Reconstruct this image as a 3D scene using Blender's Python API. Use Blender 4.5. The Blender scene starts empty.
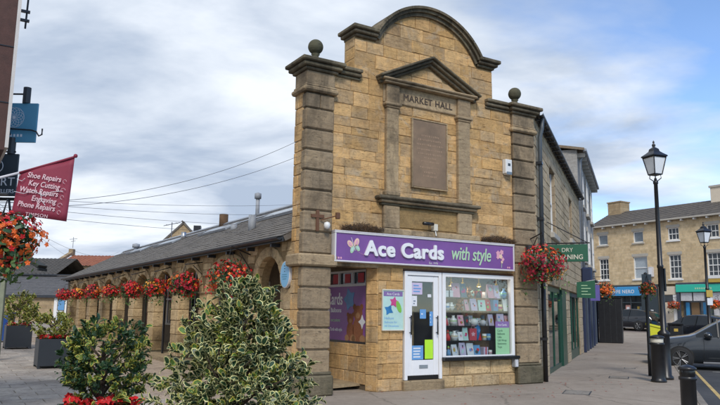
import bpy, math, random
import numpy as np
from mathutils import Vector, Matrix
rnd = random.Random(7)
R = math.radians
sc = bpy.context.scene
COL = sc.collection

# ------------------------------------------------------------------ camera
PITCH, ROLL, CAMZ = R(8.9), .0134, 1.5
fw = Vector((0, math.cos(PITCH), math.sin(PITCH))); rt0 = Vector((1, 0, 0)); up0 = rt0.cross(fw)
rt = rt0*math.cos(ROLL) + up0*math.sin(ROLL); upv = -rt0*math.sin(ROLL) + up0*math.cos(ROLL)
cd = bpy.data.cameras.new('camera'); cam = bpy.data.objects.new('camera', cd); COL.objects.link(cam)
M = Matrix((rt, upv, -fw)).transposed().to_4x4(); M.translation = (0, 0, CAMZ); cam.matrix_world = M
cd.sensor_width = 36; cd.lens = 34.5; cd.clip_start = .1; cd.clip_end = 6000
sc.camera = cam

# ------------------------------------------------------------------ light
SUN_EL, SUN_AZ = R(44), R(177)          # azimuth clockwise from +Y: behind the camera
w = bpy.data.worlds.new('World'); sc.world = w; w.use_nodes = True
nt = w.node_tree; nt.nodes.clear()
def N(tree, t, **k):
    n = tree.nodes.new(t)
    for a, b in k.items():
        if a == 'inp':
            for i, v in b.items(): n.inputs[i].default_value = v
        else: setattr(n, a, b)
    return n
out = N(nt, 'ShaderNodeOutputWorld'); bg = N(nt, 'ShaderNodeBackground'); bg.inputs[1].default_value = .15
sky = N(nt, 'ShaderNodeTexSky', sky_type='NISHITA', sun_disc=False, sun_elevation=SUN_EL, sun_rotation=SUN_AZ)
sky.air_density = .8; sky.dust_density = .0; sky.ozone_density = 4.5
tc = N(nt, 'ShaderNodeTexCoord'); sep = N(nt, 'ShaderNodeSeparateXYZ')
nt.links.new(tc.outputs['Generated'], sep.inputs[0])
# clouds on a flat layer: direction divided by its height
mx = N(nt, 'ShaderNodeMath', operation='MAXIMUM', inp={1: .0}); nt.links.new(sep.outputs[2], mx.inputs[0])
ad = N(nt, 'ShaderNodeMath', operation='ADD', inp={1: .16}); nt.links.new(mx.outputs[0], ad.inputs[0])
dx = N(nt, 'ShaderNodeMath', operation='DIVIDE'); nt.links.new(sep.outputs[0], dx.inputs[0]); nt.links.new(ad.outputs[0], dx.inputs[1])
dy = N(nt, 'ShaderNodeMath', operation='DIVIDE'); nt.links.new(sep.outputs[1], dy.inputs[0]); nt.links.new(ad.outputs[0], dy.inputs[1])
cmb = N(nt, 'ShaderNodeCombineXYZ', inp={2: 1.3}); nt.links.new(dx.outputs[0], cmb.inputs[0]); nt.links.new(dy.outputs[0], cmb.inputs[1])
mp = N(nt, 'ShaderNodeMapping'); mp.inputs['Scale'].default_value = (.55, .75, 1); mp.inputs['Location'].default_value = (3.1, 1.2, 0); mp.inputs['Rotation'].default_value = (0, 0, R(35))
nt.links.new(cmb.outputs[0], mp.inputs[0])
n1 = N(nt, 'ShaderNodeTexNoise', inp={'Scale': .9, 'Detail': 7., 'Roughness': .52, 'Distortion': .5}); nt.links.new(mp.outputs[0], n1.inputs['Vector'])
n2 = N(nt, 'ShaderNodeTexNoise', inp={'Scale': 2.1, 'Detail': 6., 'Roughness': .55, 'Distortion': .2}); nt.links.new(mp.outputs[0], n2.inputs['Vector'])
r1 = N(nt, 'ShaderNodeValToRGB'); r1.color_ramp.elements[0].position = .45; r1.color_ramp.elements[1].position = .58
r1.color_ramp.elements[0].color = (.05, .05, .05, 1)
cov = N(nt, 'ShaderNodeMath', operation='MULTIPLY_ADD', inp={1: -.42, 2: .11}); nt.links.new(sep.outputs[0], cov.inputs[0])      # the cloud thins towards the right
cva = N(nt, 'ShaderNodeMath', operation='ADD'); nt.links.new(n1.outputs['Fac'], cva.inputs[0]); nt.links.new(cov.outputs[0], cva.inputs[1]); nt.links.new(cva.outputs[0], r1.inputs[0])
r2 = N(nt, 'ShaderNodeValToRGB'); r2.color_ramp.elements[0].position = .36; r2.color_ramp.elements[1].position = .62
r2.color_ramp.elements[0].color = (4.1, 4.35, 4.7, 1); r2.color_ramp.elements[1].color = (2.0, 2.4, 3.05, 1)
nt.links.new(n2.outputs['Fac'], r2.inputs[0])
mix = N(nt, 'ShaderNodeMix', data_type='RGBA')
nt.links.new(r1.outputs[0], mix.inputs['Factor']); nt.links.new(sky.outputs[0], mix.inputs['A']); nt.links.new(r2.outputs[0], mix.inputs['B'])
nt.links.new(mix.outputs['Result'], bg.inputs[0]); nt.links.new(bg.outputs[0], out.inputs[0])

sl = bpy.data.lights.new('sun', 'SUN'); sun = bpy.data.objects.new('sun', sl); COL.objects.link(sun)
sl.energy = 1.5; sl.angle = R(12); sl.color = (1, .95, .87)
sd = Vector((math.sin(SUN_AZ)*math.cos(SUN_EL), math.cos(SUN_AZ)*math.cos(SUN_EL), math.sin(SUN_EL)))
sun.rotation_euler = sd.to_track_quat('Z', 'Y').to_euler(); sun.location = (5, -10, 20)
vs = sc.view_settings; vs.view_transform = 'Standard'; vs.look = 'None'; vs.exposure = 0.68; vs.gamma = 1; vs.use_curve_mapping = False

# ------------------------------------------------------------------ materials
MATS = {}
def newmat(name):
    m = bpy.data.materials.new(name); m.use_nodes = True; MATS[name] = m
    t = m.node_tree; b = t.nodes['Principled BSDF']
    return m, t, b
def ramp(t, stops):
    r = N(t, 'ShaderNodeValToRGB'); e = r.color_ramp.elements
    while len(e) < len(stops): e.new(.5)
    for i, (p, c) in enumerate(stops): e[i].position = p; e[i].color = (*c, 1)
    return r
def posn(t, scale=(1, 1, 1)):
    g = N(t, 'ShaderNodeNewGeometry'); m = N(t, 'ShaderNodeMapping'); m.inputs['Scale'].default_value = scale
    t.links.new(g.outputs['Position'], m.inputs[0]); return m.outputs[0]
def noise(t, vec, s, d=5, r=.6, dist=0):
    n = N(t, 'ShaderNodeTexNoise', inp={'Scale': s, 'Detail': d, 'Roughness': r, 'Distortion': dist}); t.links.new(vec, n.inputs['Vector']); return n.outputs['Fac']
def mixc(t, fac, a, b, mode='MIX'):
    m = N(t, 'ShaderNodeMix', data_type='RGBA', blend_type=mode)
    if isinstance(fac, (int, float)): m.inputs['Factor'].default_value = fac
    else: t.links.new(fac, m.inputs['Factor'])
    for k, c in (('A', a), ('B', b)):
        if isinstance(c, tuple): m.inputs[k].default_value = (*c, 1)
        else: t.links.new(c, m.inputs[k])
    return m.outputs['Result']
def bump(t, b, h, s, d=.02):
    n = N(t, 'ShaderNodeBump', inp={'Strength': s, 'Distance': d}); t.links.new(h, n.inputs['Height']); t.links.new(n.outputs[0], b.inputs['Normal'])
def mathn(t, op, a, b=0.):
    m = N(t, 'ShaderNodeMath', operation=op)
    for i, v in enumerate((a, b)):
        if isinstance(v, (int, float)): m.inputs[i].default_value = v
        else: t.links.new(v, m.inputs[i])
    return m.outputs[0]

def stone(name, cols, stain=(.05, .042, .032), amt=.55, scale=1., rough=.92, bs=.5, pale=None, lo=.5, hi=.68):
    """weathered sandstone: one tone per block, bedding layers, mottling, soot stains, pitting, fine relief"""
    m, t, b = newmat(name); p = posn(t)
    oi = N(t, 'ShaderNodeObjectInfo')
    if len(cols) == 1: cols = cols*2
    n = len(cols); rr = ramp(t, [(i/(n-1), c) for i, c in enumerate(cols)])
    nz = noise(t, p, 1.3*scale, 5, .65, .4)
    f = mathn(t, 'ADD', mathn(t, 'MULTIPLY', oi.outputs['Random'], .6), mathn(t, 'MULTIPLY', ramp_out(t, nz, [(.3, (0,)*3), (.7, (1,)*3)]), .4))
    t.links.new(f, rr.inputs[0])
    r7 = mathn(t, 'FRACT', mathn(t, 'MULTIPLY', oi.outputs['Random'], 37.7)); tone = ramp_out(t, r7, [(0, (.84, .82, .8)), (.5, (1, 1, 1)), (1, (1.12, 1.11, 1.08))])
    wob = mixc(t, .12, p, N_color(t, p, 2.2), 'ADD')
    bed = noise(t, scaled(t, wob, (1.1, 1.1, 13)), 1.6*scale, 5, .7, .3)
    mo = noise(t, p, 10*scale, 7, .75, .8)
    c = mixc(t, .75, rr.outputs[0], ramp_out(t, mo, [(.28, (.55, .52, .5)), (.5, (1, 1, 1)), (.72, (1.3, 1.27, 1.2))]), 'MULTIPLY')
    c = mixc(t, .6, c, ramp_out(t, bed, [(.3, (.68, .62, .56)), (.5, (1, 1, 1)), (.7, (1.22, 1.2, 1.14))]), 'MULTIPLY')
    c = mixc(t, 1., c, tone, 'MULTIPLY')
    if pale:
        c = mixc(t, ramp_out(t, noise(t, p, 1.9*scale, 8, .74, .9), [(.54, (0, 0, 0)), (.66, (.6,)*3)]), c, pale)
    st = noise(t, posn(t, (1, 1, .4)), .95*scale, 9, .7, .6)
    c = mixc(t, ramp_out(t, st, [(lo, (0, 0, 0)), (hi, (amt,)*3)]), c, stain)
    run = noise(t, scaled(t, wob, (3.2, 3.2, .22)), 1.5*scale, 6, .68, .3)
    c = mixc(t, ramp_out(t, run, [(.56, (0, 0, 0)), (.72, (.55*amt,)*3)]), c, stain)
    pit = noise(t, scaled(t, wob, (.8, .8, 4.2)), 11*scale, 5, .62, .9)
    c = mixc(t, ramp_out(t, pit, [(.62, (0, 0, 0)), (.68, (.8,)*3)]), c, tuple(x*.35 for x in cols[0]))
    t.links.new(c, b.inputs['Base Color']); b.inputs['Roughness'].default_value = rough
    b.inputs['Specular IOR Level'].default_value = .25
    h = mathn(t, 'ADD', noise(t, p, 14*scale, 8, .72), mathn(t, 'MULTIPLY', bed, .5))
    h = mathn(t, 'SUBTRACT', h, mathn(t, 'MULTIPLY', ramp_out(t, pit, [(.6, (0, 0, 0)), (.72, (1, 1, 1))]), .5))
    bump(t, b, h, bs, .035)
    return m
def N_color(t, vec, s):
    n = N(t, 'ShaderNodeTexNoise', inp={'Scale': s, 'Detail': 3.}); t.links.new(vec, n.inputs['Vector']); return n.outputs['Color']
def scaled(t, vec, sc_):
    m = N(t, 'ShaderNodeMapping'); m.inputs['Scale'].default_value = sc_; t.links.new(vec, m.inputs[0]); return m.outputs[0]
def ramp_out(t, fac, stops):
    r = ramp(t, stops); t.links.new(fac, r.inputs[0]); return r.outputs[0]
def plain(name, col, rough=.5, var=.12, metal=0, nscale=6, bs=.0, coat=0, spec=.5):
    """paint / metal / plastic with slight mottling so that nothing is perfectly even"""
    m, t, b = newmat(name); p = posn(t)
    nz = noise(t, p, nscale, 5, .65)
    c = mixc(t, 1., col, ramp_out(t, nz, [(.25, (1-var,)*3), (.75, (1+var,)*3)]), 'MULTIPLY')
    t.links.new(c, b.inputs['Base Color']); b.inputs['Roughness'].default_value = rough; b.inputs['Metallic'].default_value = metal
    b.inputs['Specular IOR Level'].default_value = spec
    if coat: b.inputs['Coat Weight'].default_value = coat
    if bs: bump(t, b, noise(t, p, nscale*6, 4, .6), bs, .01)
    return m
def glass(name, tint=(1, 1, 1), rough=.02, refl=1.5):
    m = bpy.data.materials.new(name); m.use_nodes = True; MATS[name] = m; t = m.node_tree; t.nodes.clear()
    o = N(t, 'ShaderNodeOutputMaterial'); a = N(t, 'ShaderNodeBsdfTransparent'); a.inputs[0].default_value = (*tint, 1)
    g = N(t, 'ShaderNodeBsdfGlossy'); g.inputs['Roughness'].default_value = rough
    lw = N(t, 'ShaderNodeLayerWeight', inp={'Blend': .5}); f0 = ((refl-1)/(refl+1))**2
    pw = mathn(t, 'POWER', lw.outputs['Facing'], 5.); fr = N(t, 'ShaderNodeMath', operation='MULTIPLY_ADD', inp={1: 1-f0, 2: f0}); t.links.new(pw, fr.inputs[0]); mx = N(t, 'ShaderNodeMixShader')
    t.links.new(fr.outputs[0], mx.inputs[0]); t.links.new(a.outputs[0], mx.inputs[1]); t.links.new(g.outputs[0], mx.inputs[2]); t.links.new(mx.outputs[0], o.inputs[0])
    return m

S1 = [(.43, .275, .13), (.59, .365, .155), (.52, .33, .145), (.46, .325, .185), (.64, .405, .185), (.58, .375, .175), (.52, .365, .205)]
stone('ashlar', S1, amt=.6, pale=(.50, .42, .31), lo=.55, hi=.72, bs=.6)
stone('pier_stone', [(.25, .19, .125), (.33, .25, .16), (.28, .22, .15), (.39, .29, .175)], amt=.75, bs=.5, lo=.47, hi=.66)
stone('mortar', [(.34, .24, .125), (.42, .3, .16)], amt=.4)
stone('dark_cornice', [(.13, .112, .078), (.21, .172, .118), (.15, .138, .09)], stain=(.042, .038, .026), amt=.75, bs=.5, lo=.45, hi=.6)
stone('trim_stone', [(.31, .235, .15), (.42, .315, .195), (.36, .28, .18)], amt=.8, lo=.48, hi=.66)
stone('panel_stone', [(.36, .24, .11), (.42, .29, .13)], amt=.5)
stone('rubble', [(.42, .30, .165), (.58, .42, .23), (.64, .48, .28), (.48, .35, .2), (.54, .43, .28)], amt=.65, lo=.53, hi=.7, bs=.8)
stone('street_stone', [(.42, .335, .22), (.50, .40, .27), (.46, .37, .25)], amt=.35, bs=.35)
stone('grey_render', [(.33, .32, .31), (.36, .35, .33)], amt=.2, bs=.15)
stone('base_stone', [(.13, .115, .08), (.2, .165, .11)], stain=(.03, .035, .02), amt=.8, lo=.42, hi=.62)
stone('threshold', [(.34, .26, .16), (.28, .21, .13)], amt=.5)
stone('moss_ball', [(.115, .11, .075), (.16, .14, .1)], stain=(.05, .055, .03), amt=.6, lo=.42, hi=.62)
plain('plaque_brown', (.23, .15, .085), .5, .3, nscale=2.5)
plain('inscription', (.33, .22, .14), .7, .2)
plain('carved', (.075, .055, .04), .9, .2)
plain('purple', (.19, .075, .285), .42, .14, nscale=1.6)
plain('purple_vinyl', (.21, .06, .27), .3, .1)
plain('white_letter', (.78, .78, .8), .4, .03)
plain('white_upvc', (.78, .78, .79), .35, .04)
plain('sign_white', (.66, .64, .65), .45, .08)
plain('pale_green', (.42, .62, .40), .5, .05)
plain('pink', (.72, .36, .46), .5, .1)
plain('peach', (.78, .55, .42), .5, .1)
plain('black_paint', (.012, .012, .014), .35, .3)
plain('black_gloss', (.008, .008, .009), .2, .2)
plain('dark_grey_plastic', (.035, .038, .042), .5, .15)
plain('steel', (.45, .46, .47), .35, .1, metal=.9)
plain('lead', (.30, .32, .35), .6, .2)
plain('gutter', (.028, .033, .042), .45, .2)
plain('car_trim', (.3, .3, .31), .3, .1, metal=.5)
plain('pipe_grey', (.07, .085, .1), .45, .15)
plain('cream_plastic', (.66, .62, .52), .4, .06)
plain('white_plastic', (.72, .72, .7), .4, .05)
plain('sky_plaque', (.2, .45, .68), .35, .05)
plain('lime', (.45, .8, .03), .6, .04)
plain('paper_white', (.72, .73, .76), .7, .05)
plain('paper_blue', (.13, .32, .62), .6, .1)
plain('notice_green', (.27, .52, .29), .6, .04)
plain('notice_purple', (.22, .14, .34), .6, .04)
plain('teal_sign', (.09, .29, .43), .55, .06)
plain('slate_sign', (.035, .05, .062), .5, .1)
plain('maroon', (.24, .026, .055), .65, .08)
plain('maroon_text', (.72, .52, .56), .7, .05)
plain('brown_clad', (.075, .03, .022), .7, .25, nscale=9, bs=.2)
plain('pale_render', (.62, .58, .54), .8, .08)
plain('bottle_green', (.012, .065, .045), .35, .15)
plain('sign_green', (.022, .115, .065), .45, .06)
plain('navy', (.018, .028, .07), .4, .15)
plain('navy_grey', (.055, .07, .1), .4, .15)
plain('violet_sign', (.12, .10, .35), .5, .08)
plain('bin_blue', (.012, .06, .25), .4, .1)
plain('anthracite', (.022, .026, .032), .45, .12)
plain('soil', (.03, .02, .013), .95, .3)
plain('bark', (.06, .042, .028), .9, .3)
plain('dry_twig', (.11, .065, .035), .95, .3)
plain('wood_brown', (.13, .055, .022), .55, .2)
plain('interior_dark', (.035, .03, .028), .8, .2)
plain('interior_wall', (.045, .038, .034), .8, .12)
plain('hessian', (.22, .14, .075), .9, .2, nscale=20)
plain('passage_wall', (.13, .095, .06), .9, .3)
plain('fascia_blue', (.05, .30, .62), .4, .04)
plain('fascia_teal', (.03, .50, .37), .4, .04)
plain('cream_paint', (.66, .57, .45), .5, .05)
plain('window_white', (.75, .75, .74), .45, .05)
plain('grit_yellow', (.62, .62, .03), .5, .08)
plain('gold', (.5, .34, .06), .4, .1)
plain('lantern_white', (.8, .83, .86), .35, .05)
plain('rubber', (.014, .014, .015), .8, .2)
plain('alloy', (.28, .28, .29), .4, .15, metal=.6)
plain('car_grey', (.026, .032, .040), .22, .05, metal=.3, coat=1.)
plain('car_black', (.008, .010, .016), .22, .1, coat=.6)
plain('car_glass', (.012, .015, .018), .06, .1)
plain('window_dark', (.035, .045, .055), .08, .4, nscale=1.3)
plain('window_grey', (.16, .19, .22), .1, .4, nscale=1.6)
plain('blind', (.36, .41, .45), .3, .15)
plain('sill', (.42, .39, .34), .7, .1)
plain('copper_red', (.30, .045, .02), .5, .1)
plain('teddy_brown', (.24, .09, .04), .9, .25, nscale=30)
plain('teddy_tan', (.36, .19, .09), .9, .25, nscale=30)
plain('balloon_blue', (.02, .16, .38), .25, .3)
plain('balloon_pink', (.55, .05, .22), .25, .2)
plain('balloon_green', (.2, .5, .06), .25, .2)
plain('silver_paper', (.55, .55, .58), .4, .2)
plain('hot_red', (.55, .02, .02), .5, .15)
plain('china_white', (.72, .73, .72), .25, .05)
plain('card_pink', (.68, .38, .45), .6, .12)
plain('card_lilac', (.58, .5, .66), .6, .1)
plain('card_mint', (.45, .65, .6), .6, .1)
plain('card_blue', (.12, .3, .55), .6, .15)
plain('card_grey', (.15, .2, .25), .6, .15)
plain('card_red', (.5, .05, .07), .6, .15)
plain('card_yellow', (.7, .6, .3), .6, .1)
plain('cable', (.12, .125, .135), .7, .1)
plain('aerial', (.2, .2, .21), .5, .1, metal=.6)
plain('yellow_line', (.5, .36, .14), .8, .3)
plain('white_line', (.5, .5, .48), .8, .35)
plain('roof_light', (.25, .28, .31), .25, .2)
plain('timber_post', (.22, .24, .17), .8, .2)
plain('awning_dark', (.02, .025, .022), .7, .2)
plain('poster_face', (.62, .3, .25), .6, .2)
glass('shop_glass', (.9, .93, .93), refl=1.75)
glass('green_glass', (.75, .8, .8), refl=2.2)
def leafmat(name, col, var=.4):
    m, t, b = newmat(name); p = posn(t)
    c = mixc(t, 1., col, ramp_out(t, noise(t, p, 7, 3, .7), [(.3, (1-var,)*3), (.7, (1+var,)*3)]), 'MULTIPLY')
    t.links.new(c, b.inputs['Base Color']); b.inputs['Roughness'].default_value = .42
    b.inputs['Subsurface Weight'].default_value = 0
    return m
leafmat('leaf_green', (.03, .075, .022)); leafmat('leaf_dark', (.016, .048, .018)); leafmat('leaf_cream', (.60, .58, .27), .2); leafmat('leaf_yellow', (.50, .44, .08), .25)
leafmat('leaf_fresh', (.08, .15, .03))
leafmat('petal_red', (.55, .012, .015), .35); leafmat('petal_orange', (.72, .13, .015), .3); leafmat('petal_crimson', (.36, .006, .03), .4); leafmat('petal_gold', (.75, .33, .03), .25); leafmat('petal_rust', (.4, .05, .015), .4)

def groundmat(name, cols, sc1=.5, bs=.35, crack=True, rough=.9):
    m, t, b = newmat(name); p = posn(t)
    a = noise(t, p, sc1, 6, .6, .4); g = noise(t, p, 60, 4, .7); mid = noise(t, p, 6, 6, .65)
    c = ramp_out(t, a, [(.3, cols[0]), (.55, cols[1]), (.75, cols[2])])
    c = mixc(t, .5, c, ramp_out(t, g, [(.3, (.6,)*3), (.7, (1.3,)*3)]), 'MULTIPLY')
    c = mixc(t, .5, c, ramp_out(t, mid, [(.3, (.75,)*3), (.7, (1.2,)*3)]), 'MULTIPLY')
    c = mixc(t, ramp_out(t, noise(t, p, 1.9, 3, .5, .2), [(.68, (0,)*3), (.72, (.5,)*3)]), c, tuple(x*.55 for x in cols[0]))
    vo = N(t, 'ShaderNodeTexVoronoi', inp={'Scale': 2.3, 'Randomness': 1.}); t.links.new(p, vo.inputs['Vector'])
    c = mixc(t, ramp_out(t, vo.outputs['Distance'], [(.045, (.55,)*3), (.065, (0,)*3)]), c, tuple(x*.42 for x in cols[0]))
    ck = N(t, 'ShaderNodeTexVoronoi', inp={'Scale': .45, 'Randomness': 1.}); ck.feature = 'DISTANCE_TO_EDGE'; t.links.new(mixc(t, .25, p, N_color(t, p, 3.), 'ADD'), ck.inputs['Vector'])
    c = mixc(t, ramp_out(t, ck.outputs['Distance'], [(.004, (.45,)*3), (.012, (0,)*3)]), c, tuple(x*.4 for x in cols[0]))
    t.links.new(c, b.inputs['Base Color']); b.inputs['Roughness'].default_value = rough; b.inputs['Specular IOR Level'].default_value = .3
    bump(t, b, mathn(t, 'ADD', g, mathn(t, 'MULTIPLY', mid, .6)), bs, .01)
    return m
groundmat('pavement_tarmac', [(.27, .225, .182), (.33, .28, .23), (.385, .33, .275)])
groundmat('road_tarmac', [(.05, .052, .056), (.07, .072, .078), (.085, .086, .09)])
groundmat('far_setts', [(.16, .13, .12), (.2, .165, .15), (.23, .19, .17)])
groundmat('earth', [(.1, .1, .085), (.12, .11, .09), (.14, .13, .1)])
stone('paver', [(.29, .255, .22), (.39, .345, .3), (.34, .30, .26), (.43, .385, .335)], stain=(.13, .115, .1), amt=.5, bs=.3)
stone('sett', [(.32, .255, .2), (.4, .32, .25), (.27, .22, .175)], amt=.4, bs=.3)
stone('kerb_stone', [(.22, .2, .18), (.28, .26, .23)], amt=.4)

def slatemat(name, cols, rows=None):
    m, t, b = newmat(name); p = posn(t)
    oi = N(t, 'ShaderNodeObjectInfo')
    c = ramp_out(t, noise(t, p, 2.5, 8, .75, .3), [(.3, cols[0]), (.5, cols[1]), (.7, cols[2])])
    c = mixc(t, .6, c, ramp_out(t, noise(t, p, 18, 3, .6), [(.3, (.65,)*3), (.7, (1.35,)*3)]), 'MULTIPLY')
    t.links.new(c, b.inputs['Base Color']); b.inputs['Roughness'].default_value = .7
    bump(t, b, noise(t, p, 30, 5, .7), .4, .01)
slatemat('slate', [(.075, .066, .058), (.125, .11, .095), (.17, .145, .115)])
slatemat('slate_blue', [(.075, .075, .08), (.11, .108, .112), (.14, .135, .135)])
slatemat('pantile_grey', [(.05, .046, .042), (.075, .068, .06), (.1, .088, .075)])
slatemat('pantile_red', [(.2, .07, .04), (.3, .105, .055), (.36, .14, .075)])
slatemat('stone_slate', [(.14, .1, .065), (.2, .145, .095), (.17, .15, .11)])
def coursed(name, ca, cb, cm, bw, bh, rot=0, sx=1):
    """small coursed stonework on far walls (pieces too small to tell apart)"""
    m, t, b = newmat(name)
    g = N(t, 'ShaderNodeTexCoord'); mp = N(t, 'ShaderNodeMapping'); mp.inputs['Rotation'].default_value = (R(90), 0, 0)
    t.links.new(g.outputs['Object'], mp.inputs[0])
    br = N(t, 'ShaderNodeTexBrick', inp={'Color1': (*ca, 1), 'Color2': (*cb, 1), 'Mortar': (*cm, 1), 'Scale': 1., 'Mortar Size': .012, 'Mortar Smooth': .4, 'Brick Width': bw, 'Row Height': bh, 'Bias': 0.})
    br.squash_frequency = 3; br.squash = .7; br.offset_frequency = 2
    t.links.new(mp.outputs[0], br.inputs['Vector'])
    p = posn(t)
    c = mixc(t, .7, br.outputs['Color'], ramp_out(t, noise(t, p, 3, 8, .75), [(.3, (.6, .58, .55)), (.7, (1.3, 1.28, 1.22))]), 'MULTIPLY')
    t.links.new(c, b.inputs['Base Color']); b.inputs['Roughness'].default_value = .92
    bump(t, b, mathn(t, 'SUBTRACT', noise(t, p, 12, 5, .7), mathn(t, 'MULTIPLY', br.outputs['Fac'], 1.2)), .45, .02)
coursed('far_stone', (.54, .41, .25), (.66, .52, .34), (.55, .46, .32), .55, .2)
coursed('side_stone', (.28, .22, .15), (.34, .27, .19), (.22, .18, .125), .6, .24)
coursed('rear_stone', (.33, .24, .14), (.42, .32, .2), (.3, .24, .16), .5, .22)

# ------------------------------------------------------------------ mesh helpers
class MB:
    def __init__(s): s.v = []; s.f = []
    def add(s, vs, fs):
        o = len(s.v); s.v += [tuple(p) for p in vs]; s.f += [tuple(i+o for i in f) for f in fs]; return s
    def box(s, x0, x1, y0, y1, z0, z1, b=0):
        if x0 > x1: x0, x1 = x1, x0
        if y0 > y1: y0, y1 = y1, y0
        if z0 > z1: z0, z1 = z1, z0
        if b <= 0:
            return s.add([(x0,y0,z0),(x1,y0,z0),(x1,y1,z0),(x0,y1,z0),(x0,y0,z1),(x1,y0,z1),(x1,y1,z1),(x0,y1,z1)],
                         [(0,3,2,1),(4,5,6,7),(0,1,5,4),(1,2,6,5),(2,3,7,6),(3,0,4,7)])
        b = min(b, (x1-x0)*.45, (y1-y0)*.45, (z1-z0)*.45)
        V = []; idx = {}
        X = ((x0, x0+b), (x1, x1-b)); Y = ((y0, y0+b), (y1, y1-b)); Z = ((z0, z0+b), (z1, z1-b))
        for i in (0, 1):
            for j in (0, 1):
                for k in (0, 1):
                    for a in range(3):
                        idx[i, j, k, a] = len(V)
                        V.append((X[i][0 if a == 0 else 1], Y[j][0 if a == 1 else 1], Z[k][0 if a == 2 else 1]))
        F = []
        for i in (0, 1):
            F.append([idx[i,0,0,0], idx[i,1,0,0], idx[i,1,1,0], idx[i,0,1,0]]); F.append([idx[0,i,0,1], idx[0,i,1,1], idx[1,i,1,1], idx[1,i,0,1]]); F.append([idx[0,0,i,2], idx[1,0,i,2], idx[1,1,i,2], idx[0,1,i,2]])
            for j in (0, 1):
                F.append([idx[i,j,0,0], idx[i,j,1,0], idx[i,j,1,1], idx[i,j,0,1]]); F.append([idx[i,0,j,0], idx[i,1,j,0], idx[i,1,j,2], idx[i,0,j,2]]); F.append([idx[0,i,j,1], idx[1,i,j,1], idx[1,i,j,2], idx[0,i,j,2]])
                for k in (0, 1): F.append([idx[i,j,k,0], idx[i,j,k,1], idx[i,j,k,2]])
        c = Vector(((x0+x1)/2, (y0+y1)/2, (z0+z1)/2)); G = []
        for f in F:
            P = [Vector(V[q]) for q in f]; nn = (P[1]-P[0]).cross(P[2]-P[0])
            G.append(f if nn.dot(sum(P, Vector())/len(P)-c) > 0 else f[::-1])
        return s.add(V, G)
    def prism(s, poly, y0, y1, bev=0):
        """polygon in (x,z) counter-clockwise seen from -y, extruded y0 (front) to y1"""
        n = len(poly)
        if bev:
            cx = sum(p[0] for p in poly)/n; cz = sum(p[1] for p in poly)/n
            ins = []
            for i in range(n):
                a, b_, c = Vector(poly[i-1]), Vector(poly[i]), Vector(poly[(i+1) % n])
                d1 = (b_-a); d2 = (c-b_)
                if d1.length < 1e-6 or d2.length < 1e-6: ins.append(tuple(b_)); continue
                n1_ = Vector((-d1.y, d1.x)).normalized(); n2_ = Vector((-d2.y, d2.x)).normalized()
                q = (n1_+n2_); k = q.length_squared
                ins.append(tuple(b_ + q*(2*bev/k if k > .3 else bev)))
            V = [(x, y0, z) for x, z in ins]+[(x, y0+bev, z) for x, z in poly]+[(x, y1, z) for x, z in poly]
            F = [tuple(range(n))]
            for i in range(n):
                j = (i+1) % n
                F += [(i, i+n, j+n, j), (i+n, i+2*n, j+2*n, j+n)]
            return s.add(V, F)
        V = [(x, y0, z) for x, z in poly]+[(x, y1, z) for x, z in poly]
        F = [tuple(range(n)), tuple(range(2*n-1, n-1, -1))]+[(i, i+n, (i+1) % n+n, (i+1) % n) for i in range(n)]
        return s.add(V, F)
    def cyl(s, c, r, z0, z1, n=16, r2=None):
        return s.lathe(c, [(0, z0), (r, z0), (r if r2 is None else r2, z1), (0, z1)], n)
    def lathe(s, c, prof, n=16, sx=1, sy=1):
        V = []; F = []
        for r, z in prof:
            for i in range(n):
                a = 2*math.pi*i/n; V.append((c[0]+r*math.cos(a)*sx, c[1]+r*math.sin(a)*sy, (c[2] if len(c) > 2 else 0)+z))
        for k in range(len(prof)-1):
            for i in range(n):
                j = (i+1) % n; F.append((k*n+i, k*n+j, (k+1)*n+j, (k+1)*n+i))
        return s.add(V, F)
    def tube(s, pts, r, n=6):
        pts = [Vector(p) for p in pts]; V = []; F = []
        for i, p in enumerate(pts):
            d = (pts[min(i+1, len(pts)-1)]-pts[max(i-1, 0)]).normalized()
            a = d.orthogonal().normalized() if abs(d.z) > .95 else d.cross(Vector((0, 0, 1))).normalized(); b = d.cross(a)
            rr = r[i] if isinstance(r, (list, tuple)) else r
            for k in range(n):
                t = 2*math.pi*k/n; V.append(p+a*rr*math.cos(t)+b*rr*math.sin(t))
        for i in range(len(pts)-1):
            for k in range(n):
                j = (k+1) % n; F.append((i*n+k, i*n+j, (i+1)*n+j, (i+1)*n+k))
        F.append(tuple(range(n-1, -1, -1))); F.append(tuple((len(pts)-1)*n+k for k in range(n)))
        return s.add(V, F)
    def ball(s, c, r, n=12, m=8, sz=1):
        return s.lathe(c, [(r*math.sin(math.pi*i/m), -r*sz*math.cos(math.pi*i/m)) for i in range(m+1)], n)
    def mesh(s, name, mats, smooth=False, midx=None):
        me = bpy.data.meshes.new(name); me.from_pydata(s.v, [], s.f)
        for m in ([mats] if isinstance(mats, str) else mats): me.materials.append(MATS[m])
        if midx: me.polygons.foreach_set('material_index', midx)
        if smooth: me.polygons.foreach_set('use_smooth', [True]*len(me.polygons))
        me.update(); return me
    def build(s, name, mats, parent=None, smooth=False, kind=None, midx=None):
        return link(name, s.mesh(name, mats, smooth, midx), parent, kind)
def link(name, me, parent=None, kind=None, loc=None, rot=None):
    o = bpy.data.objects.new(name, me); COL.objects.link(o)
    if parent: o.parent = parent
    if kind: o['kind'] = kind
    if loc: o.location = loc
    if rot: o.rotation_euler = rot
    return o
def thing(name, label, cat, loc=(0, 0, 0), rz=0, group=None):
    o = bpy.data.objects.new(name, None); COL.objects.link(o); o.empty_display_size = .2
    o.location = loc; o.rotation_euler = (0, 0, rz); return tag(o, label, cat, group)
def tag(o, label, cat, group=None):
    o['label'] = label; o['category'] = cat
    if group: o['group'] = group
    return o
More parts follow.
